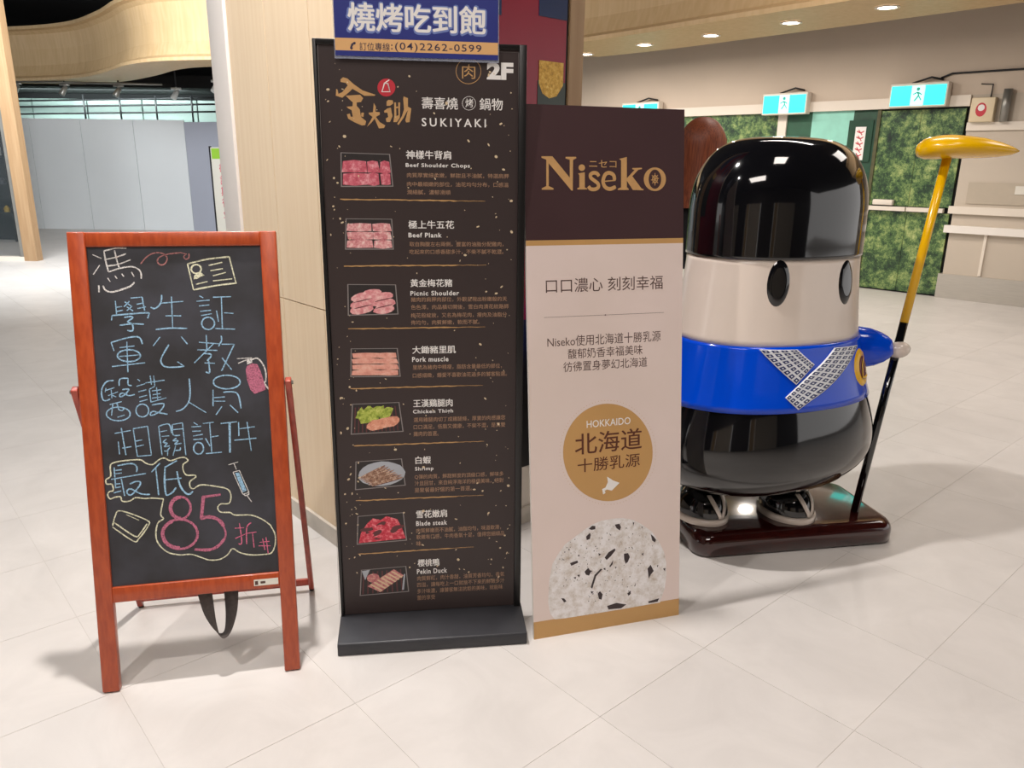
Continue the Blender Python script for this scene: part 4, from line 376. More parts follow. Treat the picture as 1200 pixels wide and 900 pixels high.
# hanging sign strip on that panel
bn = thing('banner', 'narrow dark green banner with a white strip, hanging on the storefront behind the black head', 'banner', WR.p(-.3, 1.5, 0))
frbox('banner_cloth', WR, -.46, -.16, 1.58, 2.08, -.02, -.012, mat('green_cloth', rgb(28, 70, 50), .7, noise=.2), bn)
frbox('white_strip', WR, -.37, -.24, 1.6, 2.0, -.012, -.008, PR['white'], bn)
pr = Print(WR, -.0075)
for k in range(5): pr.line([(-.35, 1.95 - k * .07), (-.3, 1.93 - k * .07), (-.26, 1.95 - k * .07)], .014); pr.line([(-.33, 1.965 - k * .07), (-.28, 1.9 - k * .07)], .014)
pr.done('lettering', PR['red'], bn)
# door with push bar
dr = thing('door_1', None, None, WR.p(.4, 0, 0), kind='structure')
for s0, s1, z0, z1 in ((-.08, .38, 1.06, 2.18), (.385, .86, 1.06, 2.18), (-.08, .38, .02, .99), (.385, .86, .02, .99)):
    frbox('leaf_panel', WR, s0, s1, z0, z1, -.05, -.02, LEAF, dr)
frbox('door_post', WR, -.12, -.08, 0, 2.2, -.06, 0, mat('trunk_brown', rgb(86, 84, 52), .6, noise=.4, nscale=12), dr)
frbox('push_bar', WR, -.08, .375, 1.0, 1.05, -.02, .05, LTRIM, dr)
frbox('push_bar', WR, .39, .80, 1.0, 1.05, -.02, .05, LTRIM, dr)
frbox('latch_box', WR, -.02, .22, 1.065, 1.13, -.02, .06, LTRIM, dr, bevel=.012)
# beige shutter end of the wall
frbox('side_wall', WR, .9, 6.5, .26, 2.32, -.12, -.0, BEIGE, wr)
frbox('head_rail', WR, .9, 6.5, 1.93, 2.02, -.02, .03, LTRIM, wr)
frbox('recess_panel', WR, 1.02, 6.5, 1.12, 1.36, -.02, .012, mat('taupe_panel', rgb(184, 172, 154), .5, noise=.05), wr)
frbox('rail', WR, .86, 6.5, 1.0, 1.085, -.02, .05, LTRIM, wr)
frbox('rail', WR, .85, 6.5, .78, .865, -.02, .07, mat('white_rail', rgb(236, 230, 222), .25, noise=.02), wr)
frbox('steel_skirting', WR, .86, 6.5, 0, .29, -.12, .03, STEEL, wr)
frbox('steel_bracket', WR, 1.28, 1.31, .3, .78, .0, .03, LTRIM, wr); 
# fire alarm box, pipe, conduit
ab = thing('alarm_box', 'cream metal alarm box with a red emblem on the wall above the beige shutters', 'alarm box', WR.p(1.06, 2.02, 0))
frbox('body', WR, .93, 1.17, 2.02, 2.28, 0, .10, mat('cream_enamel', rgb(222, 204, 170), .4, noise=.05), ab, bevel=.01)
pr = Print(WR, .1005); pr.poly([(1.04 + .055 * math.cos(a / 8 * PI), 2.15 + .075 * math.sin(a / 8 * PI)) for a in range(16)]); pr.done('red_emblem', PR['red'], ab)
pr = Print(WR, .101); pr.poly([(1.04 + .035 * math.cos(a / 8 * PI), 2.17 + .035 * math.sin(a / 8 * PI)) for a in range(16)]); pr.done('white_disc', PR['white'], ab)
pi_ = mesh('standpipe', *tube([WR.p(1.27, 2.02, .06), WR.p(1.27, 2.36, .06)], .045, 14), GREYM, None, loc=WR.p(1.27, 2.02, .06), smooth=True); pi_['label'] = 'short thick grey pipe standing on the rail beside the alarm box'; pi_['category'] = 'pipe'
cd = mesh('conduit', *tube([WR.p(.55, 2.52, .02), WR.p(.66, 2.56, .02), WR.p(1.6, 2.56, .02), WR.p(2.6, 2.58, .02)], .011, 8), DARKM, None, loc=WR.p(1.2, 2.5, 0), smooth=True); cd['label'] = 'thin dark conduit running along the upper wall right of the exit signs'; cd['category'] = 'conduit'
mesh('alarm_cable', *tube([WR.p(1.10, 2.28, .03), WR.p(1.10, 2.42, .02), WR.p(.98, 2.43, .02)], .007, 6), DARKM, ab, smooth=True)
wl = frbox('wall_label', WR, 1.5, 1.68, 1.24, 1.33, .012, .02, LABEL, None, loc=WR.p(1.59, 1.28, 0)); wl['label'] = 'small white label with dark marks on the recessed wall panel at the right edge'; wl['category'] = 'label'
# exit signs
def exit_sign(s0, s1, z0, z1, label):
    o = thing('exit_sign', label, 'exit sign', WR.p((s0 + s1) / 2, z0, .1), group='lit exit signs over the doors')
    frbox('housing', WR, s0, s1, z0, z1, .02, .14, LTRIM, o, bevel=.008)
    w_ = s1 - s0
    frbox('green_panel', WR, s0 + .02, s0 + w_ * .38, z0 + .02, z1 - .03, .14, .146, EXITG, o)
    frbox('green_panel', WR, s0 + w_ * .62, s1 - .02, z0 + .02, z1 - .03, .14, .146, EXITG, o)
    frbox('white_panel', WR, s0 + w_ * .39, s0 + w_ * .61, z0 + .02, z1 - .03, .14, .146, EXITW, o)
    pr = Print(WR, .1465); m0 = s0 + w_ / 2; zc = (z0 + z1) / 2; k = (z1 - z0)
    pr.line([(m0 - .01, zc + k * .12), (m0 + .01, zc - k * .02), (m0 - .03, zc - k * .25)], .016); pr.line([(m0 + .01, zc - k * .02), (m0 + .045, zc - k * .22)], .016)
    pr.line([(m0 - .05, zc + k * .02), (m0, zc + k * .1), (m0 + .045, zc)], .013); pr.poly([(m0 + .02 * math.cos(a / 6 * PI), zc + k * .24 + .02 * math.sin(a / 6 * PI)) for a in range(12)])
    pr.done('running_figure', mat('exit_green_print', rgb(60, 190, 170), .5, noise=.02), o)
    mesh('hanger', *tube([WR.p((s0 + s1) / 2 - .1, z1, .08), WR.p((s0 + s1) / 2 + .1, z1 + .06, .06), WR.p(s1 - .1, z1 + .03, .02)], .012, 6), DARKM, o, smooth=True)
exit_sign(.04, .68, 2.2, 2.47, 'lit cyan exit sign nearer the yellow hoe, over the leaf printed doors')
exit_sign(-1.6, -.98, 2.17, 2.44, 'lit cyan exit sign directly above the black domed head')
exit_sign(-3.95, -3.27, 2.15, 2.42, 'lit cyan exit sign mostly hidden behind the top of the ice cream board')
# recessed downlights in the bulkhead underside
DL = [((3.57, 8.13), 'recessed downlight in the wood bulkhead, farthest right and nearest'), ((2.95, 9.02), 'recessed downlight in the wood bulkhead, second from the right'), ((2.31, 9.92), 'recessed downlight in the wood bulkhead, third from the right'),
      ((1.65, 10.72), 'recessed downlight in the wood bulkhead, fourth from the right'), ((.98, 11.67), 'recessed downlight in the wood bulkhead beside the pillar')]
for (x, y), lb in DL:
    o = thing('downlight', lb, 'downlight', (x, y, 3.0), group='downlights under the right bulkhead')
    ring = [(x + r * math.cos(k / 12 * PI), y + r * math.sin(k / 12 * PI), z) for r, z in ((.115, 2.999), (.115, 2.988), (.085, 2.988)) for k in range(24)]
    mesh('bezel', ring, [(r * 24 + k, r * 24 + (k + 1) % 24, r * 24 + 24 + (k + 1) % 24, r * 24 + 24 + k) for r in (0, 1) for k in range(24)], LTRIM, o)
    mesh('lens', [(x + .086 * math.cos(k / 12 * PI), y + .086 * math.sin(k / 12 * PI), 2.991) for k in range(24)], [tuple(reversed(range(24)))], LENS, o)
    area((x, y, 2.97), .15, 20, WARM)
# ---- back wall: white hoarding panels
wb = thing('wall_back', None, None, (-9, 17.14, 0), kind='structure')
WB = Fr((-10.177, 17.14, 0), (1, 0, 0), (0, 0, 1))
for s0, s1 in ((-3.6, -2.45), (-2.44, -1.3), (-1.29, -.15), (-.14, .94), (.95, 2.06), (2.07, 3.145)):
    frbox('hoarding_panel', WB, s0, s1, .0, 2.3, -.05, 0, WHITEW, wb)
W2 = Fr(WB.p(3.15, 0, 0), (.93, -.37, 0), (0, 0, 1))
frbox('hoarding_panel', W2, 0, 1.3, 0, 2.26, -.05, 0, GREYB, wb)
W3 = Fr((-10.0, 19.2, 0), (1, 0, 0), (0, 0, 1))
for k in range(8): frbox('glazed_panel', W3, -4 + k * 1.3, -4 + k * 1.3 + 1.27, 0, 2.84, -.05, 0, TEALG, wb)
box('dark_far_wall', -26, 2, 23, 23.2, 0, 4.6, BLACKC, wb); box('dark_head', -16, -4, 19.1, 19.3, 2.84, 2.96, BLACKC, wb)
for z in (2.5, 2.66, 2.8): mesh('dark_rail', *tube([(-12, 18.3 + (z - 2.5), z - .1 + .02), (-5.2, 18.0, z + .06)], .022, 6), DARKM, wb, smooth=True)
for k in range(6): mesh('rail_post', *tube([(-9.6 + k * .8, 18.1, 2.3), (-9.6 + k * .8, 18.1, 2.86)], .02, 6), DARKM, wb, smooth=True)
area((-9.2, 17.75, 2.88), (4.0, .2), 90, (.86, 1, .98), rot=(math.radians(50), 0, 0), shape='RECTANGLE')  # unseen light strip, added to brighten the glazed panels
# track lights beyond the ribbon
tr = mesh('lighting_track', *tube([(-10.5, 16.87, 3.003), (-7.0, 16.2, 2.92)], .025, 6), GREYM, None, loc=(-9, 16.6, 2.97), smooth=True); tr['label'] = 'thin grey lighting track hanging behind the curved wood ribbon'; tr['category'] = 'lighting track'
for x, y, lb in ((-10.25, 16.82, 'track spotlight nearest the wood post at the left'), (-9.15, 16.6, 'track spotlight second from the wood post'), (-7.95, 16.38, 'track spotlight in the middle of the gap above the hoarding'), (-6.85, 16.5, 'white track spotlight next to the last but one'), (-5.62, 15.4, 'white track spotlight nearest the white pillar corner')):
    z = 2.985 - (x + 11.2) * .024
    if x > -6: z = 2.93
    o = thing('track_spotlight', lb, 'spotlight', (x, y, z), group='spotlights above the white hoarding')
    wht = mat('white_enamel', rgb(222, 224, 222), .4, noise=.02) if x > -7.5 else GREYM
    mesh('bracket', *tube([(x, y, z + .02), (x, y, z - .06)], .02, 8), wht, o, smooth=True)
    mesh('suspension_rod', *tube([(x, y, 3.0 if x < -7.5 else 4.6), (x, y, z)], .012, 6), DARKM, o, smooth=True)
    mesh('adapter', *tube([(x - .1, y, z - .01), (x + .1, y, z - .01)], .022, 8), wht, o, smooth=True)
    mesh('lamp_head', *tube([(x + .03, y + .02, z - .04), (x, y, z - .08), (x - .05, y - .06, z - .2), (x - .055, y - .065, z - .21)], [.02, .05, .06, .05], 12), wht, o, smooth=True)
hl = thing('ceiling_spotlight', 'bright white spotlight glowing in the black ceiling at the top left', 'spotlight', (-10.6, 14.6, 4.3))
mesh('housing', *tube([(-10.6, 14.6, 4.6), (-10.6, 14.6, 4.32)], .12, 14), DARKM, hl, smooth=True)
mesh('lens', *tube([(-10.6, 14.55, 4.33), (-10.6, 14.5, 4.27)], [.1, .13], 14), LENS, hl, smooth=True)
# reception leaflet board
lf = thing('notice_board', 'tall white notice board with a green header and red lettering beside the white pillar edge', 'notice board', (-6.2, 15.9, 0))
LF = Fr((-6.08, 16.0, 0), (.96, -.28, 0), (0, 0, 1))
frbox('panel', LF, 0, .62, .02, 1.74, -.03, 0, LABEL, lf)
frbox('green_header', LF, .02, .6, 1.52, 1.72, 0, .004, mat('lime_print', rgb(150, 200, 60), .5, noise=.05), lf)
frbox('frame_edge', LF, -.03, 0, 0, 1.76, -.04, .01, DARKM, lf)
pr = Print(LF, .003)
for k, chx in enumerate("敬請期待！"): pr.text([chx, 0, .17, 1.24 - k * .22, .17, .18 if chx != '！' else .12, .01])
pr.done('lettering', mat('pink_red_ink', rgb(222, 84, 110), .5, noise=.05), lf)
# ---- left shop front: post, glass, dim interior
wlf = thing('wall_left', None, None, (-7.4, 11.65, 0), kind='structure')
box('corner_post', -7.36, -7.17, 11.6, 11.75, 0, 4.6, POSTW, wlf)
box('inner_post', -7.42, -7.37, 11.62, 11.74, 0, 4.6, GREYM, wlf)
box('glass_pane', -11, -7.43, 11.68, 11.70, .06, 4.6, GLASS, wlf)
box('sill', -11, -7.36, 11.6, 11.75, 0, .06, LTRIM, wlf)
box('back_partition', -14, -10.72, 16.9, 17.0, 0, 4.6, BLACKG, wlf)
SHC = [rgb(150, 110, 60), rgb(90, 40, 34), rgb(40, 60, 56), rgb(196, 190, 180), rgb(60, 60, 66), rgb(170, 140, 50)]
sh = thing('display_shelf', 'dark display shelf with small goods inside the shop left of the wood post', 'shelf', (-9.9, 14.5, 0))
for z in (.5, 1.0, 1.5, 2.0, 2.5): box('shelf_board', -11.5, -9.15, 14.3, 14.7, z, z + .03, DARKM, sh)
box('shelf_back', -11.5, -9.15, 14.7, 14.74, 0, 3.2, BLACKG, sh)
for x in (-10.3, -9.18): box('shelf_upright', x, x + .03, 14.3, 14.7, 0, 3.0, DARKM, sh)
k = 0
for z in (.53, 1.03, 1.53, 2.03):
    for i in range(5):
        x = -10.0 + i * .16 + random.uniform(0, .03); hh = random.uniform(.1, .32); k += 1
        P_ = [(.05, 0), (.055, hh * .6), (.03, hh * .8), (.02, hh)]
        V = [(x + r * math.cos(a / 5 * PI), 14.45 + r * math.sin(a / 5 * PI), z + zz) for r, zz in P_ for a in range(10)]
        F = [(q * 10 + a, q * 10 + (a + 1) % 10, q * 10 + 10 + (a + 1) % 10, q * 10 + 10 + a) for q in range(3) for a in range(10)] + [tuple(range(30, 40)), tuple(reversed(range(10)))]
        o = mesh('jar', V, F, mat('jar_glaze_%d' % (k % 6), SHC[k % 6], .3, noise=.1), None, loc=(x, 14.45, z)); o['label'] = '%s jar on the %s shelf board inside the glazed shop' % (('ochre', 'dark red', 'deep green', 'off-white', 'charcoal', 'mustard')[k % 6], {.53: 'lowest', 1.03: 'second', 1.53: 'third', 2.03: 'fourth'}[z]); o['category'] = 'jar'; o['group'] = 'jars on the shop shelf'
# ---- pillar clad in maple
PN = Vector((-.481, 2.577, 0)); e2 = Vector((.6626, -.749, 0)); e1 = Vector((.749, .6626, 0))
pl = thing('wall_pillar', None, None, tuple(PN), kind='structure')
FA = Fr(PN - e2 * 1.02, e2, (0, 0, 1))     # left face, u runs towards the near corner
FB = Fr(PN, e1, (0, 0, 1))                  # face behind the stands
# core
W_, D_ = .975, 1.17
core = [PN + e1 * a - e2 * b + Vector((0, 0, z)) + e1 * .012 - e2 * .012 for z in (0, 4.6) for a, b in ((0, 0), (0, D_), (W_ - .03, D_), (W_ - .03, 0))]
mesh('core', core, BOXF, BLACKG, pl)
for z0, z1 in ((.075, .963), (.967, 2.4), (2.404, 4.6)):
    for s0, s1 in ((.0, .338), (.342, .68), (.684, 1.02)):
        frbox('veneer_panel', FA, s0, s1, z0, z1, -.012, 0, COLW, pl)
frbox('corner_trim', FA, -.17, -.004, 0, 4.6, -.04, .012, WHITEP, pl, bevel=.004)
frbox('edge_strip', FA, -.185, -.17, 0, 4.6, -.04, .0, GREYM, pl)
frbox('skirting', FA, -.002, 1.035, 0, .075, -.01, .014, MARBLE, pl)
frbox('skirting', FB, -.014, .99, 0, .075, -.01, .014, MARBLE, pl)
frbox('veneer_strip', FB, 0, .07, .075, 4.6, -.012, 0, COLW, pl)
frbox('veneer_strip', FB, .9, .975, .075, 4.6, -.04, .015, POSTW, pl)
frbox('plinth_panel', FB, .072, .898, .075, .26, -.012, 0, LTRIM, pl)
lb_ = thing('light_box', 'red advertising light box with dark blue blocks and a gold lantern, set in the pillar', 'light box', tuple(FB.p(.48, .3, 0)))
frbox('frame', FB, .073, .897, .262, 4.5, -.01, .006, FRAMEB, lb_)
frbox('red_panel', FB, .1, .885, .9, 4.4, .006, .010, mat('crimson_print', rgb(150, 30, 52), .25, noise=.12, nscale=3), lb_)
frbox('green_panel', FB, .74, .885, 1.3, 1.80, .010, .012, mat('moss_print', rgb(50, 60, 52), .3, noise=.2), lb_)
for a, b in ((.74, .885), (.47, .56), (.2, .34)): frbox('blue_block', FB, a, b, 2.02 if a > .6 else 2.0, 3.4, .010, .012, mat('deep_blue_print', rgb(20, 44, 92), .3, noise=.3, nscale=4), lb_)
pr = Print(FB, .0125); pr.poly([(.745, 1.87), (.745, 1.79), (.765, 1.755), (.80, 1.74), (.84, 1.75), (.872, 1.79), (.872, 1.87)])
pr.done('gold_lantern', ramp_mat('gold_speckle', 60, [(.3, rgb(150, 104, 30)), (.5, rgb(216, 166, 60)), (.7, rgb(244, 214, 120))], .4), lb_)

# ================================================================== CHALKBOARD EASEL
EF, EW, EL = frame_of(EAS)
ez = thing('chalkboard_easel', 'orange-brown wooden A-frame easel holding a black chalkboard with blue chalk writing', 'chalkboard', (-.95, 2.1, 0))
pw, pd = .046, .030
def ebar(name, a0, a1, b0, b1, c0, c1, m, **k): return frbox(name, EF, a0, a1, b0, b1, c0, c1, m, ez, bevel=.004, **k)
ebar('front_post', 0, pw, .004, EL, -pd, 0, EASW); ebar('front_post', EW - pw, EW, .004, EL, -pd, 0, EASW)
for a in (pw / 2, EW - pw / 2): mesh('foot_pad', *tube([EF.p(a, -.0, -.017), EF.p(a, .006, -.016)], .011, 10), RUBBER, ez, smooth=True)
ebar('top_rail', pw - .001, EW - pw + .001, 1.288, 1.329, -pd + .003, -.002, EASW)
ebar('bottom_rail', pw - .001, EW - pw + .001, .268, .314, -pd + .003, -.002, EASW)
bd = frbox('blackboard', EF, pw - .003, EW - pw + .003, .312, 1.29, -.018, -.010, BOARD, ez)
for gid in range(1, max(c_[4] for c_ in CHALK) + 1):
    pr = Print(EF, -.0095 + gid * 1e-6); col = None
    for cc, wd, P, fl, gg in CHALK:
        if gg != gid: continue
        P = [tuple(p) for p in P]; col = cc
        if fl: pr.poly(P)
        else: pr.line(P, wd, jit=.18)
    pr.done('chalk_drawing', CH[col], bd)
# rear frame
FR = Vector((-.719, 2.478, .012)); FL_ = Vector((-1.281, 2.353, .012))
pr_ = EF.p(EW + .011, .885, -.012); pl_ = EF.p(-.011, .885, -.012)
def bar2(name, A, B): return beam(name, A, B, .018, .026, EF.n, EASR, ez)
rlr = bar2('rear_leg', FR, pr_ + (pr_ - FR).normalized() * .012); rll = bar2('rear_leg', FL_, pl_ + (pl_ - FL_).normalized() * .012)
for P_, s in ((pr_, 1), (pl_, -1)): mesh('pivot_bolt', *tube([P_ + EF.u * s * .014, P_ - EF.u * s * .012], .006, 8), GREYM, ez, smooth=True)
dR = (pr_ - FR).normalized(); dL = (pl_ - FL_).normalized()
beam('cross_bar', FL_ + dL * .03, FR + dR * .03, .024, .016, EF.n, EASR, ez)
for P_ in (FR, FL_): mesh('foot_pad', *tube([P_ - Vector((0, 0, .012)), P_ - Vector((0, 0, .004))], .009, 8), RUBBER, ez, smooth=True)
# strap loop hanging behind the bottom rail
sp = [(.288, .285, -.034), (.292, .25, -.036), (.302, .19, -.03), (.318, .145, -.024), (.334, .128, -.022), (.350, .14, -.026), (.362, .19, -.034), (.366, .25, -.036), (.366, .285, -.034)]
sp = smooth_pts(sp, 4); V = []; F = []
for i, (a, b, cc) in enumerate(sp):
    t = i / (len(sp) - 1); tw = math.sin(t * PI) ** 2 * 1.25; hw = .021
    du = math.cos(tw) * hw; dn = math.sin(tw) * hw
    V += [EF.p(a - du, b, cc - dn), EF.p(a + du, b, cc + dn)]
    if i: V_ = 2 * i; F.append((V_ - 2, V_ - 1, V_ + 1, V_))
mesh('carry_strap', V, F, STRAP, ez, smooth=True, solid=.0015)
st = frbox('sticker', EF, .437, .507, .278, .297, -.002, -.0012, LABEL, ez)
pr = Print(EF, -.001); pr.poly([(.440, .281), (.449, .281), (.449, .293), (.440, .293)]); pr.poly([(.456, .284), (.470, .284), (.470, .291), (.456, .291)]); pr.done('label_print', PR['brown'], st)

# ================================================================== MENU STAND
MF, MW, ML = frame_of(MEN)
ms = thing('menu_stand', 'tall black floor stand holding a dark meat menu poster with eight dish pictures', 'menu stand', tuple(Vector((MEN[0], MEN[1], 0)) + MF.u * MW / 2))
frbox('back_panel', MF, 0, MW, 0, ML, -.022, -.004, FRAMEB, ms, bevel=.003)
MP = frbox('poster', MF, .012, MW - .014, .008, ML - .012, -.004, -.001, POSTER, ms)
for a0, a1, b0, b1 in ((0, .010, 0, ML), (MW - .022, MW, 0, ML), (.010, MW - .022, ML - .014, ML)): frbox('frame_edge', MF, a0, a1, b0, b1, -.005, .006, FRAMEB, ms, bevel=.0015)
# wedge base
Bf = Fr(Vector((MEN[0], MEN[1], 0)), MF.u, (0, 0, 1))
prof = [(.142, 0), (.142, .036), (.138, .042), (.004, .056), (-.045, .056), (-.17, .04), (-.175, 0)]
V = [Bf.p(a, z, c_) for a in (-.002, MW + .004) for c_, z in prof]; n = len(prof)
F = [tuple(range(n)), tuple(reversed(range(n, 2 * n)))] + [(k, n + k, n + (k + 1) % n, (k + 1) % n) for k in range(n)]
mesh('base', V, [tuple(reversed(f)) for f in F], BASEB, ms, bevel=.003)
for col in ('white', 'tan', 'gold'):
    pr = Print(MF, -.0006)
    for t in MTXT:
        if t[1] == col: p2 = Print(MF, -.0006); p2.text(t); p2.done('lettering', PR[col], MP)
    if col == 'gold':
        for i0_, i1_ in ((0, 3), (3, 4), (4, 9)):
            p2 = Print(MF, -.0006)
            for P in MLOGO[i0_:i1_]: p2.poly([tuple(p) for p in P])
            p2.done('logo_character', PR['gold'], MP)
        pr.line([tuple(p) for p in MR1], .0016, sm=False)
        for d in MDIV:
            p2 = Print(MF, -.0006)
            (x0, y0), (x1, y1) = d; n = 40
            pts = [(x0 + (x1 - x0) * k / n, y0 + (y1 - y0) * k / n + random.uniform(-.0008, .0008)) for k in range(n + 1)]
            V, F = ribbon2d(pts[:37], .0034, .35); V = [(x, y if i < 58 else y_ + (y - y_) * .4) for i, ((x, y), y_) in enumerate(zip(V, [pts[min(i_ // 2, 36)][1] for i_ in range(len(V))]))]; p2.add(V, F); p2.done('divider_line', PR['gold'], MP)
    if col == 'white': pr.line([tuple(p) for p in MR2], .0012, sm=False)
    pr.done('ring_line', PR[col], MP)
pr = Print(MF, -.0006); bd_ = [tuple(p) for p in MBORDER]; pr.line(bd_, .0014, sm=False); pr.done('border_line', PR['grey'], MP)
pr = Print(MF, -.0005)
for k in range(250):
    x = random.uniform(.03, MW - .04); y = random.uniform(.1, ML - .06)
    if random.random() < .45: x = random.choice((random.uniform(.025, .08), random.uniform(MW - .12, MW - .035)))
    r = random.choice((.0014, .0018, .0024, .0036, .0052)); a = random.uniform(0, PI); e = random.uniform(.35, .9)
    pr.poly([(x + r * (math.cos(t) * math.cos(a) - e * math.sin(t) * math.sin(a)), y + r * (math.cos(t) * math.sin(a) + e * math.sin(t) * math.cos(a))) for t in [q * PI / 3 for q in range(6)]])
pr.done('gold_fleck', PR['cream'], MP, kind='stuff')
pr = Print(MF, -.0005); pr.poly([tuple(p) for p in MCIR]); em = pr.done('red_emblem', PR['red'], MP)
pr = Print(MF, -.0003); hp = [tuple(p) for p in MHOE]; pr.line(hp + [hp[-1]], .0034, sm=False); pr.line([hp[3], (hp[4][0], hp[4][1]), hp[1]], .0028, sm=False); pr.done('emblem_mark', PR['white'], em) if False else pr.done('emblem_mark', PR['white'], MP)
# dish pictures
def meat_mat(name, a, b_, c_, sc): return ramp_mat(name, sc, [(.32, a), (.5, b_), (.66, c_)], .45, detail=6)
MM = [meat_mat('beef_shoulder_print', rgb(176, 66, 84), rgb(206, 98, 114), rgb(234, 170, 176), 60), meat_mat('beef_plank_print', rgb(190, 96, 106), rgb(226, 160, 160), rgb(244, 218, 212), 90),
      meat_mat('pork_shoulder_print', rgb(206, 112, 120), rgb(230, 158, 160), rgb(246, 208, 202), 70), meat_mat('pork_loin_print', rgb(214, 140, 124), rgb(232, 166, 148), rgb(240, 190, 172), 50),
      meat_mat('chicken_print', rgb(196, 118, 96), rgb(226, 154, 126), rgb(240, 186, 160), 60), meat_mat('shrimp_print', rgb(90, 62, 50), rgb(160, 120, 96), rgb(216, 190, 168), 110),
      meat_mat('blade_steak_print', rgb(176, 26, 48), rgb(208, 54, 74), rgb(240, 150, 156), 80), meat_mat('duck_print', rgb(150, 60, 74), rgb(196, 120, 120), rgb(226, 186, 160), 90)]
LETT = meat_mat('lettuce_print', rgb(96, 120, 30), rgb(166, 182, 70), rgb(214, 216, 120), 90); PLATE = mat('plate_print', rgb(176, 180, 188), .4, noise=.1)
def picture(idx, q):
    TLq, TRq, BRq, BLq = [Vector(p) for p in q]
    def m2(s, t): return tuple((TLq * (1 - s) + TRq * s) * (1 - t) + (BLq * (1 - s) + BRq * s) * t)
    V = []; F = []; mi = []
    def poly(P, mt, dz):
        k = len(V); W = [m2(*p) for p in P]
        ar = sum(W[i][0] * W[(i + 1) % len(W)][1] - W[(i + 1) % len(W)][0] * W[i][1] for i in range(len(W)))
        if ar < 0: W = W[::-1]
        V.extend(MF.p(x, y, -.0008 + dz) for x, y in W); F.append(tuple(range(k, k + len(P)))); mi.append(mt)
    def blob(cx, cy, rx, ry, mt, dz, n=12, ang=0, jit=.08):
        P = []
        for i in range(n):
            a = 2 * PI * i / n; k = 1 + random.uniform(-jit, jit); X = rx * math.cos(a) * k; Y = ry * math.sin(a) * k
            P.append((cx + X * math.cos(ang) - Y * math.sin(ang), cy + X * math.sin(ang) + Y * math.cos(ang)))
        poly(P, mt, dz)
    poly([(0, 0), (1, 0), (1, 1), (0, 1)], 1, 0); poly([(.02, .02), (.98, .02), (.98, .97), (.02, .97)], 0, .0001)
    z = .0002
    if idx in (0, 1, 3):
        cols = {0: [(.03, .5), (.51, .75), (.77, .97)], 1: [(.04, .56), (.585, .96)], 3: [(.04, .6), (.55, .97)]}[idx]; rows = {0: 2, 1: 3, 3: 4}[idx]
        y0 = .22 if idx == 0 else .14
        for (a, b_) in cols:
            for r in range(rows):
                t0 = y0 + (.95 - y0) * r / rows; t1 = y0 + (.95 - y0) * (r + 1) / rows - .015; j = lambda: random.uniform(-.02, .02); z += .00002
                poly([(a + j(), t0 + .03), ((a + b_) / 2, t0 + j()), (b_ + j(), t0 + .02), (b_ + j(), t1), ((a + b_) / 2, t1 + .02 + j()), (a + j(), t1)], 2, z)
    elif idx == 2:
        for x_, y_, r_ in ((.3, .42, .26), (.72, .4, .22), (.3, .62, .26), (.74, .62, .22), (.28, .8, .25), (.72, .82, .22), (.5, .3, .2), (.52, .55, .2)): z += .00002; blob(x_, y_, r_, .15, 2, z, ang=-.35)
        for x_, y_ in ((.3, .52), (.72, .5), (.3, .72), (.73, .72)): z += .00002; blob(x_, y_, .2, .015, 5, z, ang=-.35)
    elif idx == 4:
        for k in range(12): z += .00001; poly([(.06 + k * .075, .12), (.085 + k * .075, .12), (.085 + k * .075, .95), (.06 + k * .075, .95)], 5, z)
        for k in range(9): z += .00002; blob(.2 + .065 * k, .35 + .1 * math.sin(k * 2), .12, .2, 3, z, jit=.3)
        for k in range(4): z += .00002; blob(.46 + k * .11, .72 - k * .03, .2, .15, 2, z, ang=-.9)
    elif idx == 5:
        blob(.55, .5, .48, .44, 4, z, 20, jit=.02)
        for k in range(8): z += .00002; blob(.36 + k * .042, .40 + k * .055, .36, .04, 2, z, ang=-.62 + k * .04); z += .00001; blob(.37 + k * .042, .435 + k * .055, .33, .012, 5, z, ang=-.62 + k * .04)
    elif idx == 6:
        poly([(.04, .95), (.08, .6), (.2, .3), (.33, .12), (.5, .2), (.62, .08), (.85, .22), (.92, .5), (.98, .92)], 2, z)
        for k in range(14): z += .00002; blob(random.uniform(.15, .85), random.uniform(.35, .85), .14, .07, 2 if k % 2 else 5, z, ang=random.uniform(-1, 0))
    else:
        for k in range(9): z += .00001; poly([(.05 + k * .1, .1), (.08 + k * .1, .1), (.08 + k * .1, .95), (.05 + k * .1, .95)], 5, z)
        poly([(.02, .05), (.2, .02), (.1, .4)], 4, z); blob(.27, .35, .14, .17, 2, z)
        z += .00003; poly([(.15, .65), (.72, .08), (.93, .35), (.42, .92)], 2, z)
        for k in range(7): z += .00002; a = k / 7; poly([(.2 + .53 * a, .6 - .5 * a), (.235 + .53 * a, .57 - .5 * a), (.47 + .5 * a, .85 - .52 * a), (.44 + .5 * a, .88 - .52 * a)], 3, z)
        poly([(.86, .9), (.93, .3), (.96, .3), (.9, .9)], 4, z)
    o = mesh('dish_picture', V, F, [PR['trayblack'], PR['grey'], MM[idx], LETT if idx == 4 else mat('duck_fat_print', rgb(226, 196, 160), .5, noise=.1), PLATE, mat('dish_line_print', rgb(96, 50, 52), .5, noise=.2)], MP, mi=mi)
    o['label'] = ['red beef slices in a tray', 'marbled pale beef slices in a tray', 'folded pink pork slices', 'pale pork loin strips', 'chicken on lettuce', 'row of shrimp on a plate', 'heap of bright red steak slices', 'sliced duck breast'][idx] + ' printed picture'
for i, q in enumerate(MPICS): picture(i, q)

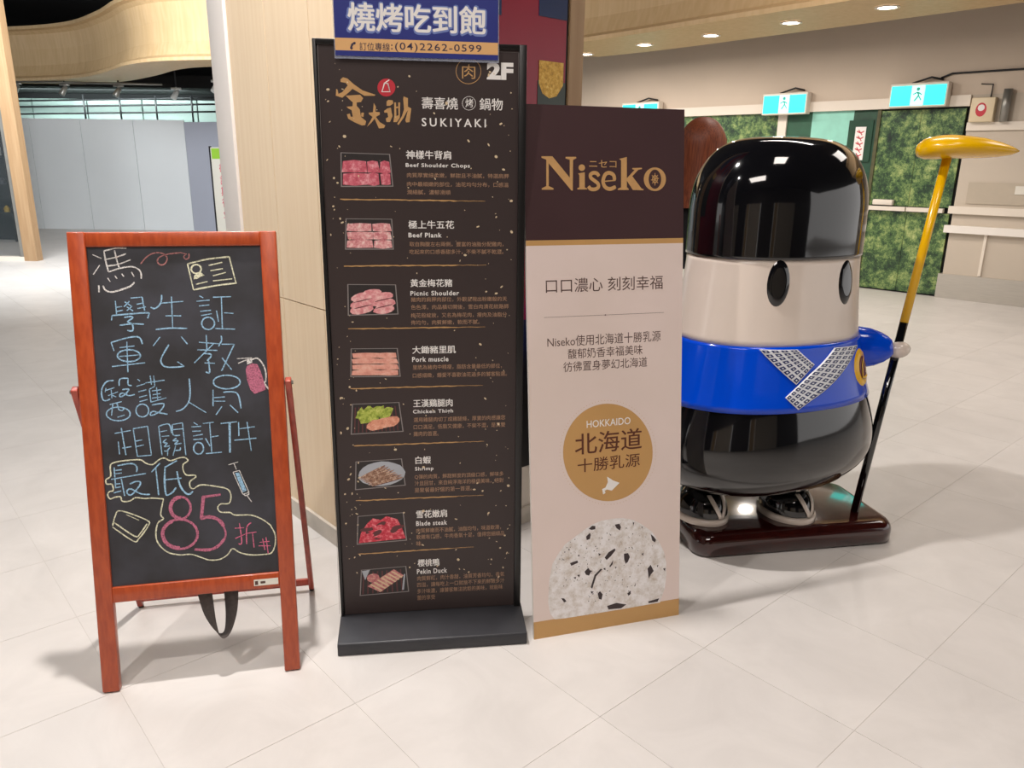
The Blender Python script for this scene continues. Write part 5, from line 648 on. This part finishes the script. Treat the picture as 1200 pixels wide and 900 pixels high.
# ---- blue sign clipped on top of the menu stand
q = [Vector(p) for p in SGN['q']]; sx0 = q[3].x; sx1 = q[2].x; sy0 = q[3].y; STOP = sy0 + .30
sg = thing('header_sign', 'blue acrylic sign with white Chinese lettering and a peach strip, topping the menu stand', 'sign', tuple(MF.p((sx0 + sx1) / 2, sy0, .02)))
SF = Fr(MF.p(0, 0, .012), MF.u, MF.v)
frbox('acrylic_sheet', SF, sx0 - .003, sx1 + .003, sy0 - .013, STOP, -.0055, -.001, ACRYL, sg)
pn = frbox('printed_panel', SF, sx0, sx1, sy0 - .006, STOP, -.001, .001, NAVY, sg)
b0 = SGN['band'][3][1]; b1 = SGN['band'][0][1]
frbox('peach_strip', SF, sx0, sx1, b0, b1, .001, .0013, ORANGE, pn)
for col, dz in (('outline', .0012), ('white', .0016), ('ink', .0017)):
    pr = Print(SF, dz)
    for t in STXT:
        if t[1] == col: p2 = Print(SF, dz); p2.text(t); p2.done('lettering', PR[col], pn)
    if col == 'ink': pr.poly([tuple(p) for p in SGN['phone']])
    pr.done('telephone_icon', PR[col], pn)
for a in (sx0 + .05, sx1 - .05): frbox('clip', SF, a - .012, a + .012, sy0 + .05, sy0 + .075, -.045, -.0055, FRAMEB, sg)

# ================================================================== ICE CREAM BOARD
NF, NW, NLn = frame_of(NIS)
nb = thing('poster_board', 'tall pale pink foam board advertising ice cream with a dark brown gold-lettered header', 'poster board', tuple(Vector((NIS[0], NIS[1], 0)) + NF.u * NW / 2))
frbox('foam_sheet', NF, 0, NW, 0, NLn, -.012, -.001, FOAM, nb)
def npan(name, b0, b1, m): return frbox(name, NF, 0, NW, b0, b1, -.001, 0, m, nb)
npan('brown_header', 1.288, NLn, NBROWN); npan('gold_strip', 1.272, 1.288, NGOLD); body_ = npan('pink_panel', .0605, 1.272, NPINK); npan('gold_strip', 0, .0605, NGOLD)
for col in ('gold', 'brown', 'white', 'darkbrown'):
    pr = Print(NF, .0003 if col in ('gold', 'brown') else .0009)
    for t in NTXT:
        if t[1] == col: p2 = Print(NF, pr.lift); p2.text(t); p2.done('lettering', PR[col], nb)
    if col == 'gold':
        for P in NL['poly']: pr.poly([tuple(p) for p in P])
        for wd, P in NL['stroke']: pr.line([tuple(p) for p in P], wd)
    if col == 'brown':
        pr.line([tuple(p) for p in NLINE], .0012, sm=False); (a, b_), (c_, d_) = NLINE; pr.poly([((a + c_) / 2 + .003 * math.cos(k / 4 * PI), (b_ + d_) / 2 + .002 * math.sin(k / 4 * PI)) for k in range(8)])
    if col == 'white': pr.poly([tuple(p) for p in NMAP])
    pr.done({'gold': 'title_lettering', 'brown': 'divider_line', 'white': 'island_map'}.get(col, 'ink'), PR[col], nb)
pr = Print(NF, .0006); pr.poly([tuple(p) for p in NL['hole']]); pr.done('letter_hole', NBROWN, nb)
pr = Print(NF, .0009)
for P in NL['pat']: pr.line([tuple(p) for p in P], .003, sm=False)
pr.done('snowflake', PR['gold'], nb)
pr = Print(NF, .0004); pr.poly([tuple(p) for p in NC]); pr.done('gold_disc', NGOLD, nb)
pr = Print(NF, .0004)
for k, (x, y) in enumerate(NDOT): pr.poly([(x + .0011 * math.cos(a / 3 * PI), y + .0011 * math.sin(a / 3 * PI)) for a in range(6)])
pr.done('dotted_ring', NGOLD, nb, kind='stuff')
ICE = ramp_mat('ice_cream_print', 34, [(.30, rgb(186, 168, 150)), (.42, rgb(214, 206, 200)), (.58, rgb(236, 232, 232))], .5, detail=10)
pr = Print(NF, .0004); pr.poly([tuple(p) for p in NICE]); ice = pr.done('ice_cream_picture', ICE, nb)
pr = Print(NF, .0007)
for P in NCHIP: pr.poly([tuple(p) for p in P])
cx = sum(p[0] for p in NICE) / len(NICE); cy = sum(p[1] for p in NICE) / len(NICE)
for k in range(170):
    a = random.uniform(0, 2 * PI); r = math.sqrt(random.random()); x = cx + r * .185 * math.cos(a); y = cy + .012 + r * .135 * math.sin(a)
    # keep inside outline
    ins = False; n = len(NICE)
    for i in range(n):
        (x1, y1), (x2, y2) = NICE[i], NICE[(i + 1) % n]
        if (y1 > y) != (y2 > y) and x < (x2 - x1) * (y - y1) / (y2 - y1) + x1: ins = not ins
    if not ins: continue
    rr = random.choice((.0009, .0012, .0016, .0022)); pr.poly([(x + rr * math.cos(t + a) * random.uniform(.6, 1.2), y + rr * math.sin(t + a)) for t in (0, 1.3, 2.6, 3.9, 5.1)])
pr.done('chocolate_chip', mat('dark_chocolate_print', rgb(58, 44, 46), .5, noise=.2), ice, kind='stuff')
# rear strut
beam('rear_strut', NF.p(NW / 2, 1.0, -.02), NF.p(NW / 2, 0, 0) * 1 + Vector((-NF.u.y, NF.u.x, 0)) * .26 + Vector((0, 0, .012)), .05, .008, NF.n, FOAM, nb)

# ================================================================== STATUE
B_yaw = math.radians(10.5); B0 = Vector((.747, 2.738, 0)); bu = Vector((math.cos(B_yaw), math.sin(B_yaw), 0)); bv = Vector((-bu.y, bu.x, 0))
BCv = Vector(BC); SY = math.radians(22); sx = Vector((math.cos(SY), math.sin(SY), 0)); sy = Vector((-sx.y, sx.x, 0)); SN = 2.2; SB = .7
sta = thing('statue', 'glossy round-bodied figure statue with black dome, cream face and blue jacket, holding a yellow hoe', 'statue', tuple(B0 + bu * .44 + bv * .2))
def lerp_prof(z):
    P = PROF
    for (z0, a0), (z1, a1) in zip(P, P[1:]):
        if z0 <= z <= z1: t = (z - z0) / (z1 - z0); return a0 + (a1 - a0) * t
    return 0
PS = []  # smoothed profile
for i in range(len(PROF) - 1):
    p0 = PROF[max(i - 1, 0)]; p1 = PROF[i]; p2 = PROF[i + 1]; p3 = PROF[min(i + 2, len(PROF) - 1)]
    for k in range(4):
        t = k / 4; PS.append(tuple(.5 * (2 * b + (c_ - a) * t + (2 * a - 5 * b + 4 * c_ - d) * t * t + (-a + 3 * b - 3 * c_ + d) * t ** 3) for a, b, c_, d in zip(p0, p1, p2, p3)))
PS.append(tuple(PROF[-1]))
def rad_s(z):
    for (z0, a0), (z1, a1) in zip(PS, PS[1:]):
        if z0 <= z <= z1 and z1 > z0: return a0 + (a1 - a0) * (z - z0) / (z1 - z0)
    return .001
def surf(th, z, off=0):
    a = rad_s(z) + off; c_ = math.cos(th); s_ = math.sin(th)
    X = a * math.copysign(abs(c_) ** (2 / SN), c_); Y = (SB * (a - off) + off) * math.copysign(abs(s_) ** (2 / SN), s_)
    return BCv + sx * X + sy * Y + Vector((0, 0, z))
def shell(name, z0, z1, m, off=0, cap=False, nseg=96):
    zs = sorted(set([z0, z1] + [p[0] for p in PS if z0 < p[0] < z1]))
    V = []; F = []
    prof = [(z, off) for z in zs]
    if not cap or off: prof = ([(z0, -.01)] if z0 > .3 else []) + prof + ([(z1, -.01)] if z1 < 1.5 else [])
    for z, of in prof:
        V += [surf(2 * PI * k / nseg + .0001, min(max(z, PS[0][0] + .0003), PS[-1][0] - .0003), of) for k in range(nseg)]
    for i in range(1, len(prof)):
        q = (i - 1) * nseg; F += [(q + k, q + (k + 1) % nseg, q + nseg + (k + 1) % nseg, q + nseg + k) for k in range(nseg)]
    return mesh(name, V, F, m, sta, smooth=True)
shell('lower_body', PROF[0][0], .655, SBLACK)
shell('jacket', .635, .872, SBLUE, off=.006)
shell('face', .868, 1.186, SWHITE, off=.001)
shell('domed_cap', 1.184, PROF[-1][0], SBLACK, off=.007)
def patch(name, th0, z0, wth, hz, m, off=.004, parent=sta, n=28, rings=5):
    """oval patch wrapped onto the body"""
    V = [surf(th0, z0, off)]; F = []
    for r in range(1, rings + 1):
        for k in range(n):
            a = 2 * PI * k / n; rr = r / rings; V.append(surf(th0 + wth * rr * math.cos(a), z0 + hz * rr * math.sin(a), off * (1 if r < rings else .15)))
    F += [(0, 1 + k, 1 + (k + 1) % n) for k in range(n)]
    for r in range(rings - 1):
        q = 1 + r * n; F += [(q + k, q + n + k, q + n + (k + 1) % n, q + (k + 1) % n) for k in range(n)]
    return mesh(name, V, F, m, parent, smooth=True)
for e_ in ('eye1', 'eye2'): patch('eye', ST[e_][0], ST[e_][1], .125, .082, SBLACK, off=.008)
# collar bands
def collar(qd, nL, nW, name):
    """qd: four (theta,z) corners a b c d: a-b across the start, d-c across the end"""
    a, b_, c_, d = [Vector((p[0], p[1])) for p in qd]
    def P(s, t, off): p = (a * (1 - t) + b_ * t) * (1 - s) + (d * (1 - t) + c_ * t) * s; return surf(p.x, p.y, off)
    V = []; F = []; N1, N2 = 24, 6
    for i in range(N1 + 1):
        for j in range(N2 + 1): V.append(P(i / N1, j / N2, .0105))
    for i in range(N1):
        for j in range(N2): k = i * (N2 + 1) + j; F.append((k, k + 1, k + N2 + 2, k + N2 + 1))
    bnd = mesh(name, V, F, SBAND, sta, smooth=True, solid=.003)
    for col, h_, off in ((SNAVY, .33, .0128), (SBAND, .12, .0134)):
        V = []; F = []
        for i in range(nL):
            for j in range(nW):
                cs, ct = (i + .5) / nL, (j + .5) / nW; k = len(V)
                V += [P(cs + ds * h_ / nL, ct + dt * h_ / nW, off) for ds, dt in ((-1, -1), (1, -1), (1, 1), (-1, 1))]; F.append((k, k + 1, k + 2, k + 3))
        mesh('square_print', V, F, col, bnd, kind='stuff')
A_ = ST['A']; Bq = ST['B']
collar([A_[0], A_[1], A_[2], A_[3]], 8, 4, 'collar_band')
collar([Bq[0], Bq[1], Bq[2], Bq[3]], 13, 4, 'collar_band')
# badge
bth, bz = -.86, .755
patch('badge', bth, bz, .205, .078, SYEL, off=.014)
patch('badge_centre', bth, bz, .145, .055, SRED, off=.0165)
V = []; F = []
for (a, b_), (c_, d) in (((.02, .04), (-.05, .015)), ((-.05, .015), (-.085, -.035)), ((-.085, -.035), (.085, -.035)), ((.085, -.035), (.01, .025))):
    n_ = 6
    for i in range(n_):
        t0, t1 = i / n_, (i + 1) / n_
        for t in (t0, t1):
            x = a + (c_ - a) * t; y = b_ + (d - b_) * t; V += [surf(bth + x - .012, bz + y + .004, .0185), surf(bth + x + .012, bz + y - .004, .0185)]
        k = len(V); F.append((k - 4, k - 3, k - 1, k - 2))
mesh('badge_mark', V, F, SYEL, sta)
# right sleeve, hand and hoe
def ray_pt(x, y, depth):   # only a unit helper for a point at that depth along +y
    return Vector((x, y, depth))
P_top = Vector((1.672, 3.10, 1.565)); P_bot = Vector((1.465, 3.0, .09))
def on_pole(t): return P_bot.lerp(P_top, t)
zgrip = .905
tg = (zgrip - P_bot.z) / (P_top.z - P_bot.z)
mesh('hoe_shaft', *tube([on_pole(tg), on_pole(.985)], .017, 14), SYEL, sta, smooth=True)
mesh('hoe_grip', *tube([P_bot, on_pole(tg)], .0165, 14), SBLACK, sta, smooth=True, label='black lower half of the hoe shaft')
hx = Vector((.985, -.16, 0)).normalized(); hy = Vector((.16, .985, 0)).normalized()
secs = [(-.112, .0, .002, .004, -.012), (-.106, .05, .022, .030, -.012), (-.085, .085, .036, .042, -.008), (-.04, .11, .043, .046, -.004), (.0, .115, .045, .042, -.003), (.05, .11, .043, .042, -.004), (.11, .09, .038, .038, -.006), (.17, .06, .028, .030, -.010), (.22, .03, .015, .018, -.014), (.25, .002, .002, .003, -.016)]
V = []; F = []; n = 20
for s_, wd, up_, dn_, dz in secs:
    for k in range(n):
        a = 2 * PI * k / n; V.append(P_top + hx * s_ + hy * wd * math.cos(a) + Vector((0, 0, dz + (up_ if math.sin(a) > 0 else dn_) * math.sin(a) + .022)))
for i in range(1, len(secs)): q = (i - 1) * n; F += [(q + k, q + n + k, q + n + (k + 1) % n, q + (k + 1) % n) for k in range(n)]
F += [tuple(range(n)), tuple(reversed(range(len(V) - n, len(V))))]
mesh('hoe_blade', V, F, SYEL, sta, smooth=True)
gp_ = on_pole((.80 - P_bot.z) / (P_top.z - P_bot.z))
s0_ = surf(-.25, .775, -.05)
dv = (gp_ + Vector((-.035, -.03, .01)) - s0_)
V = []; F = []; n = 24
side = dv.normalized().cross(Vector((0, 0, 1))).normalized(); upv = side.cross(dv.normalized())
ss = [(0, .085, .07), (.3, .088, .07), (.6, .078, .06), (.8, .062, .048), (.93, .045, .036), (1.0, .03, .026), (1.0, .0, .0)]
for t, hh, ww in ss:
    for k in range(n): a = 2 * PI * k / n; V.append(s0_ + dv * t + side * ww * math.cos(a) + upv * (hh * math.sin(a) + .02 * (1 - t)))
for i in range(1, len(ss)): q = (i - 1) * n; F += [(q + k, q + (k + 1) % n, q + n + (k + 1) % n, q + n + k) for k in range(n)]
mesh('sleeve', V, F, SBLUE, sta, smooth=True)
hc = gp_ + Vector((.0, -.012, -.005)); V = []; F = []
for i in range(9):
    ph = PI * i / 8
    for k in range(16): a = 2 * PI * k / 16; V.append(hc + side * .034 * math.sin(ph) * math.cos(a) + dv.normalized() * .045 * math.sin(ph) * math.sin(a) + upv * .034 * math.cos(ph))
for i in range(1, 9): q = (i - 1) * 16; F += [(q + k, q + (k + 1) % 16, q + 16 + (k + 1) % 16, q + 16 + k) for k in range(16)]
mesh('hand', V, F, SWHITE, sta, smooth=True)
# feet with sandals
def foot(lx, ly):
    c0 = B0 + bu * lx + bv * ly; fx = sx; fy = sy
    RX, RY, H0, HH = .102, .125, .098, .135
    def S_(az, t, off=0):   # t 0 rim .. 1 top
        ph = t * PI / 2; rx = (RX + off) * math.cos(ph) ** .8 if t < 1 else 0; ry = (RY + off) * math.cos(ph) ** .8 if t < 1 else 0
        return c0 + fx * rx * math.cos(az) + fy * ry * math.sin(az) + Vector((0, 0, H0 + .03 + (HH - .03 + off) * math.sin(ph)))
    V = []; F = []; n = 36
    for i in range(13): V += [S_(2 * PI * k / n, i / 12.001) for k in range(n)]
    for i in range(1, 13): q = (i - 1) * n; F += [(q + k, q + (k + 1) % n, q + n + (k + 1) % n, q + n + k) for k in range(n)]
    f_ = mesh('foot', V, F, SBLACK, sta, smooth=True)
    V = []; F = []; sec = [(.0, .0), (.001, .01), (.0, .024), (-.02, .026)]
    for o_, z_ in sec: V += [c0 + fx * (RX + .006 + o_) * math.cos(2 * PI * k / n) + fy * (RY + .006 + o_) * math.sin(2 * PI * k / n) + Vector((0, 0, H0 + z_ - .001)) for k in range(n)]
    for i in range(1, 4): q = (i - 1) * n; F += [(q + k, q + (k + 1) % n, q + n + (k + 1) % n, q + n + k) for k in range(n)]
    mesh('sandal_sole', V, F, SWHITE, f_, smooth=True)
    for sgn in (-1, 1):
        V = []; F = []; N_ = 10
        for i in range(N_ + 1):
            t = i / N_; az = -PI / 2 + .12 + sgn * (.03 + .42 * t); tt = .0 + .6 * t; wv = .085 + .03 * t
            V += [S_(az - wv, tt, .004), S_(az + wv, tt, .004)]
            if i: k = 2 * i; F.append((k - 2, k - 1, k + 1, k))
        mesh('sandal_strap', V, F, SWHITE, f_, smooth=True, solid=.004)
foot(.088, .205); foot(.455, .165)
# base
V = []; bw, bdp, bh, rc = .885, .46, .098, .07
def rr_pts(w_, d_, r_, n=8):
    P = []
    for cx_, cy_, a0 in ((w_ - r_, r_, -PI / 2), (w_ - r_, d_ - r_, 0), (r_, d_ - r_, PI / 2), (r_, r_, PI)):
        for k in range(n + 1): a = a0 + PI / 2 * k / n; P.append((cx_ + r_ * math.cos(a), cy_ + r_ * math.sin(a)))
    return P
V = []; F = []; lay = [(.012, 0), (.0, .008), (.0, .05)] + [(.04 * (1 - math.cos(t)), .05 + .048 * math.sin(t)) for t in [PI / 2 * k / 7 for k in range(1, 8)]]
for ins, z in lay:
    P = rr_pts(bw - 2 * ins, bdp - 2 * ins, rc - ins * .5); V += [B0 + bu * (x + ins - .006) + bv * (y + ins) + Vector((0, 0, z)) for x, y in P]
n = len(P)
for i in range(1, len(lay)): q = (i - 1) * n; F += [(q + k, q + (k + 1) % n, q + n + (k + 1) % n, q + n + k) for k in range(n)]
F += [tuple(reversed(range(n))), tuple(range(len(V) - n, len(V)))]
mesh('plinth', V, F, SBASE, sta, smooth=True)

# ================================================================== WOMAN BEHIND THE STATUE
def person():
    base = Vector((.905, 3.9, 0)); yaw = math.radians(-35)
    ax = Vector((math.cos(yaw), math.sin(yaw), 0)); ay = Vector((-ax.y, ax.x, 0))   # ay = facing direction (away)
    W = lambda x, y, z: base + ax * x + ay * y + Vector((0, 0, z))
    p = thing('person', 'person with long auburn hair and dark clothes standing behind the statue, seen from behind', 'person', tuple(base))
    def skin(name, nodes, edges, m, root=0, sub=2):
        me = bpy.data.meshes.new(name); me.from_pydata([tuple(W(*n_[:3]) - base) for n_ in nodes], edges, []); o = bpy.data.objects.new(name, me); C.objects.link(o); o.parent = p; me.materials.append(m)
        md = o.modifiers.new('skin', 'SKIN'); md.use_smooth_shade = True
        for i, n_ in enumerate(nodes): me.skin_vertices[0].data[i].radius = (n_[3], n_[4] if len(n_) > 4 else n_[3])
        me.skin_vertices[0].data[root].use_root = True
        s = o.modifiers.new('sub', 'SUBSURF'); s.levels = s.render_levels = sub; return o
    cloth = mat('black_jacket_cloth', rgb(30, 30, 34), .85, noise=.3, nscale=60); trous = mat('charcoal_trouser_cloth', rgb(44, 44, 52), .85, noise=.3, nscale=60); skn = mat('skin', rgb(226, 180, 156), .5, noise=.05, nscale=20)
    skin('body', [(0, 0, .98, .13, .1), (0, 0, 1.15, .12, .095), (0, .01, 1.32, .14, .1), (0, 0, 1.40, .11, .07), (0, 0, 1.47, .052), (0, .02, 1.56, .05),
                  (.17, 0, 1.38, .06), (.22, .02, 1.12, .046), (.2, .12, .90, .036), (.2, .17, .86, .03),
                  (-.17, 0, 1.38, .06), (-.22, .02, 1.12, .046), (-.2, .12, .90, .036), (-.2, .17, .86, .03)],
         [(0, 1), (1, 2), (2, 3), (3, 4), (4, 5), (3, 6), (6, 7), (7, 8), (8, 9), (3, 10), (10, 11), (11, 12), (12, 13)], cloth)
    skin('trousers', [(0, 0, .98, .14, .11), (.09, 0, .86, .095), (.1, .0, .5, .062), (.1, -.01, .12, .048), (-.09, 0, .86, .095), (-.1, .0, .5, .062), (-.1, -.01, .12, .048)], [(0, 1), (1, 2), (2, 3), (0, 4), (4, 5), (5, 6)], trous)
    for s in (-1, 1):
        skin('shoe', [(s * .1, -.06, .045, .04), (s * .1, .03, .045, .044), (s * .1, .13, .035, .035), (s * .1, .17, .03, .024)], [(0, 1), (1, 2), (2, 3)], RUBBER)
        hb = [(s * .2, .17, .85, .03, .018), (s * .2, .22, .80, .034, .016)]
        nodes = list(hb); ed = [(0, 1)]
        for k, (dx, ln) in enumerate(((-.024, .055), (-.008, .065), (.008, .06), (.022, .048))):
            i = len(nodes); nodes += [(s * .2 + dx, .235, .775, .009), (s * .2 + dx, .235 + ln * .35, .775 - ln * .6, .008), (s * .2 + dx, .23, .775 - ln * 1.0, .007)]; ed += [(1, i), (i, i + 1), (i + 1, i + 2)]
        i = len(nodes); nodes += [(s * .165, .21, .82, .010), (s * .155, .235, .79, .009)]; ed += [(0, i), (i, i + 1)]
        skin('hand', nodes, ed, skn, sub=1)
    # head with face
    V = []; F = []; n = 24; m_ = 16; hc = (0, .02, 1.605)
    for i in range(m_ + 1):
        ph = PI * i / m_
        for k in range(n):
            a = 2 * PI * k / n; x = .074 * math.sin(ph) * math.cos(a); y = .095 * math.sin(ph) * math.sin(a); z = .115 * math.cos(ph)
            if z < 0: x *= 1 + z * 2.2; y *= 1 + z * 1.0
            fr_ = max(0, math.sin(a)) ** 8
            if fr_ > 0:
                y += fr_ * (.022 * math.exp(-((z + .015) / .018) ** 2) * (abs(math.cos(a)) < .2) + .006 * math.exp(-((z + .055) / .012) ** 2))
            V.append(W(hc[0] + x, hc[1] + y, hc[2] + z))
    for i in range(m_): q = i * n; F += [(q + k, q + n + k, q + n + (k + 1) % n, q + (k + 1) % n) for k in range(n)]
    hd = mesh('head', V, F, skn, p, smooth=True)
    for s in (-1, 1):
        mesh('eye', *tube([W(s * .028, .105, 1.605), W(s * .028, .112, 1.605)], [.013, .006], 10), SBLACK, hd, smooth=True)
        mesh('ear', *tube([W(s * .074, .02, 1.575), W(s * .084, .015, 1.6), W(s * .078, .015, 1.63)], [.01, .014, .008], 8), skn, hd, smooth=True)
    mesh('mouth', *tube([W(-.022, .107, 1.548), W(0, .113, 1.546), W(.022, .107, 1.548)], [.003, .006, .003], 8), mat('lips', rgb(176, 84, 84), .5, noise=.05), hd, smooth=True)
    # hair: long bob with strands
    hm = mat('auburn_hair', rgb(160, 84, 50), .5, col2=rgb(110, 52, 32), nscale=4, stretch=(60, 60, 2.5), spec=.5)
    V = []; F = []; n = 64; rows = 26
    for i in range(rows + 1):
        t = i / rows
        for k in range(n):
            a = 2 * PI * k / n; front = max(0, math.sin(a)) ** 3
            jag = 1 + .02 * math.sin(k * 2.9) + .012 * math.sin(k * 7.1 + i * .2)
            if t < .4:
                ph = t / .4 * PI / 2; r = math.sin(ph); z = 1.605 + .125 * math.cos(ph)
            else: r = 1 - .05 * math.sin((t - .4) / .6 * PI) + .02 * (t - .4); z = 1.605 - (t - .4) / .6 * (.30 if front < .3 else .02)
            fl = 1 + .25 * max(0, t - .25); x = .108 * r * fl * math.cos(a) * jag; y = .12 * r * fl * math.sin(a) * jag
            if front > .25 and t > .28: y = min(y, .055); z = max(z, 1.63)
            V.append(W(x, y + .005, z))
    for i in range(rows): q = i * n; F += [(q + k, q + n + k, q + n + (k + 1) % n, q + (k + 1) % n) for k in range(n)]
    mesh('hair', V, F, hm, p, smooth=True)
    return p
person()
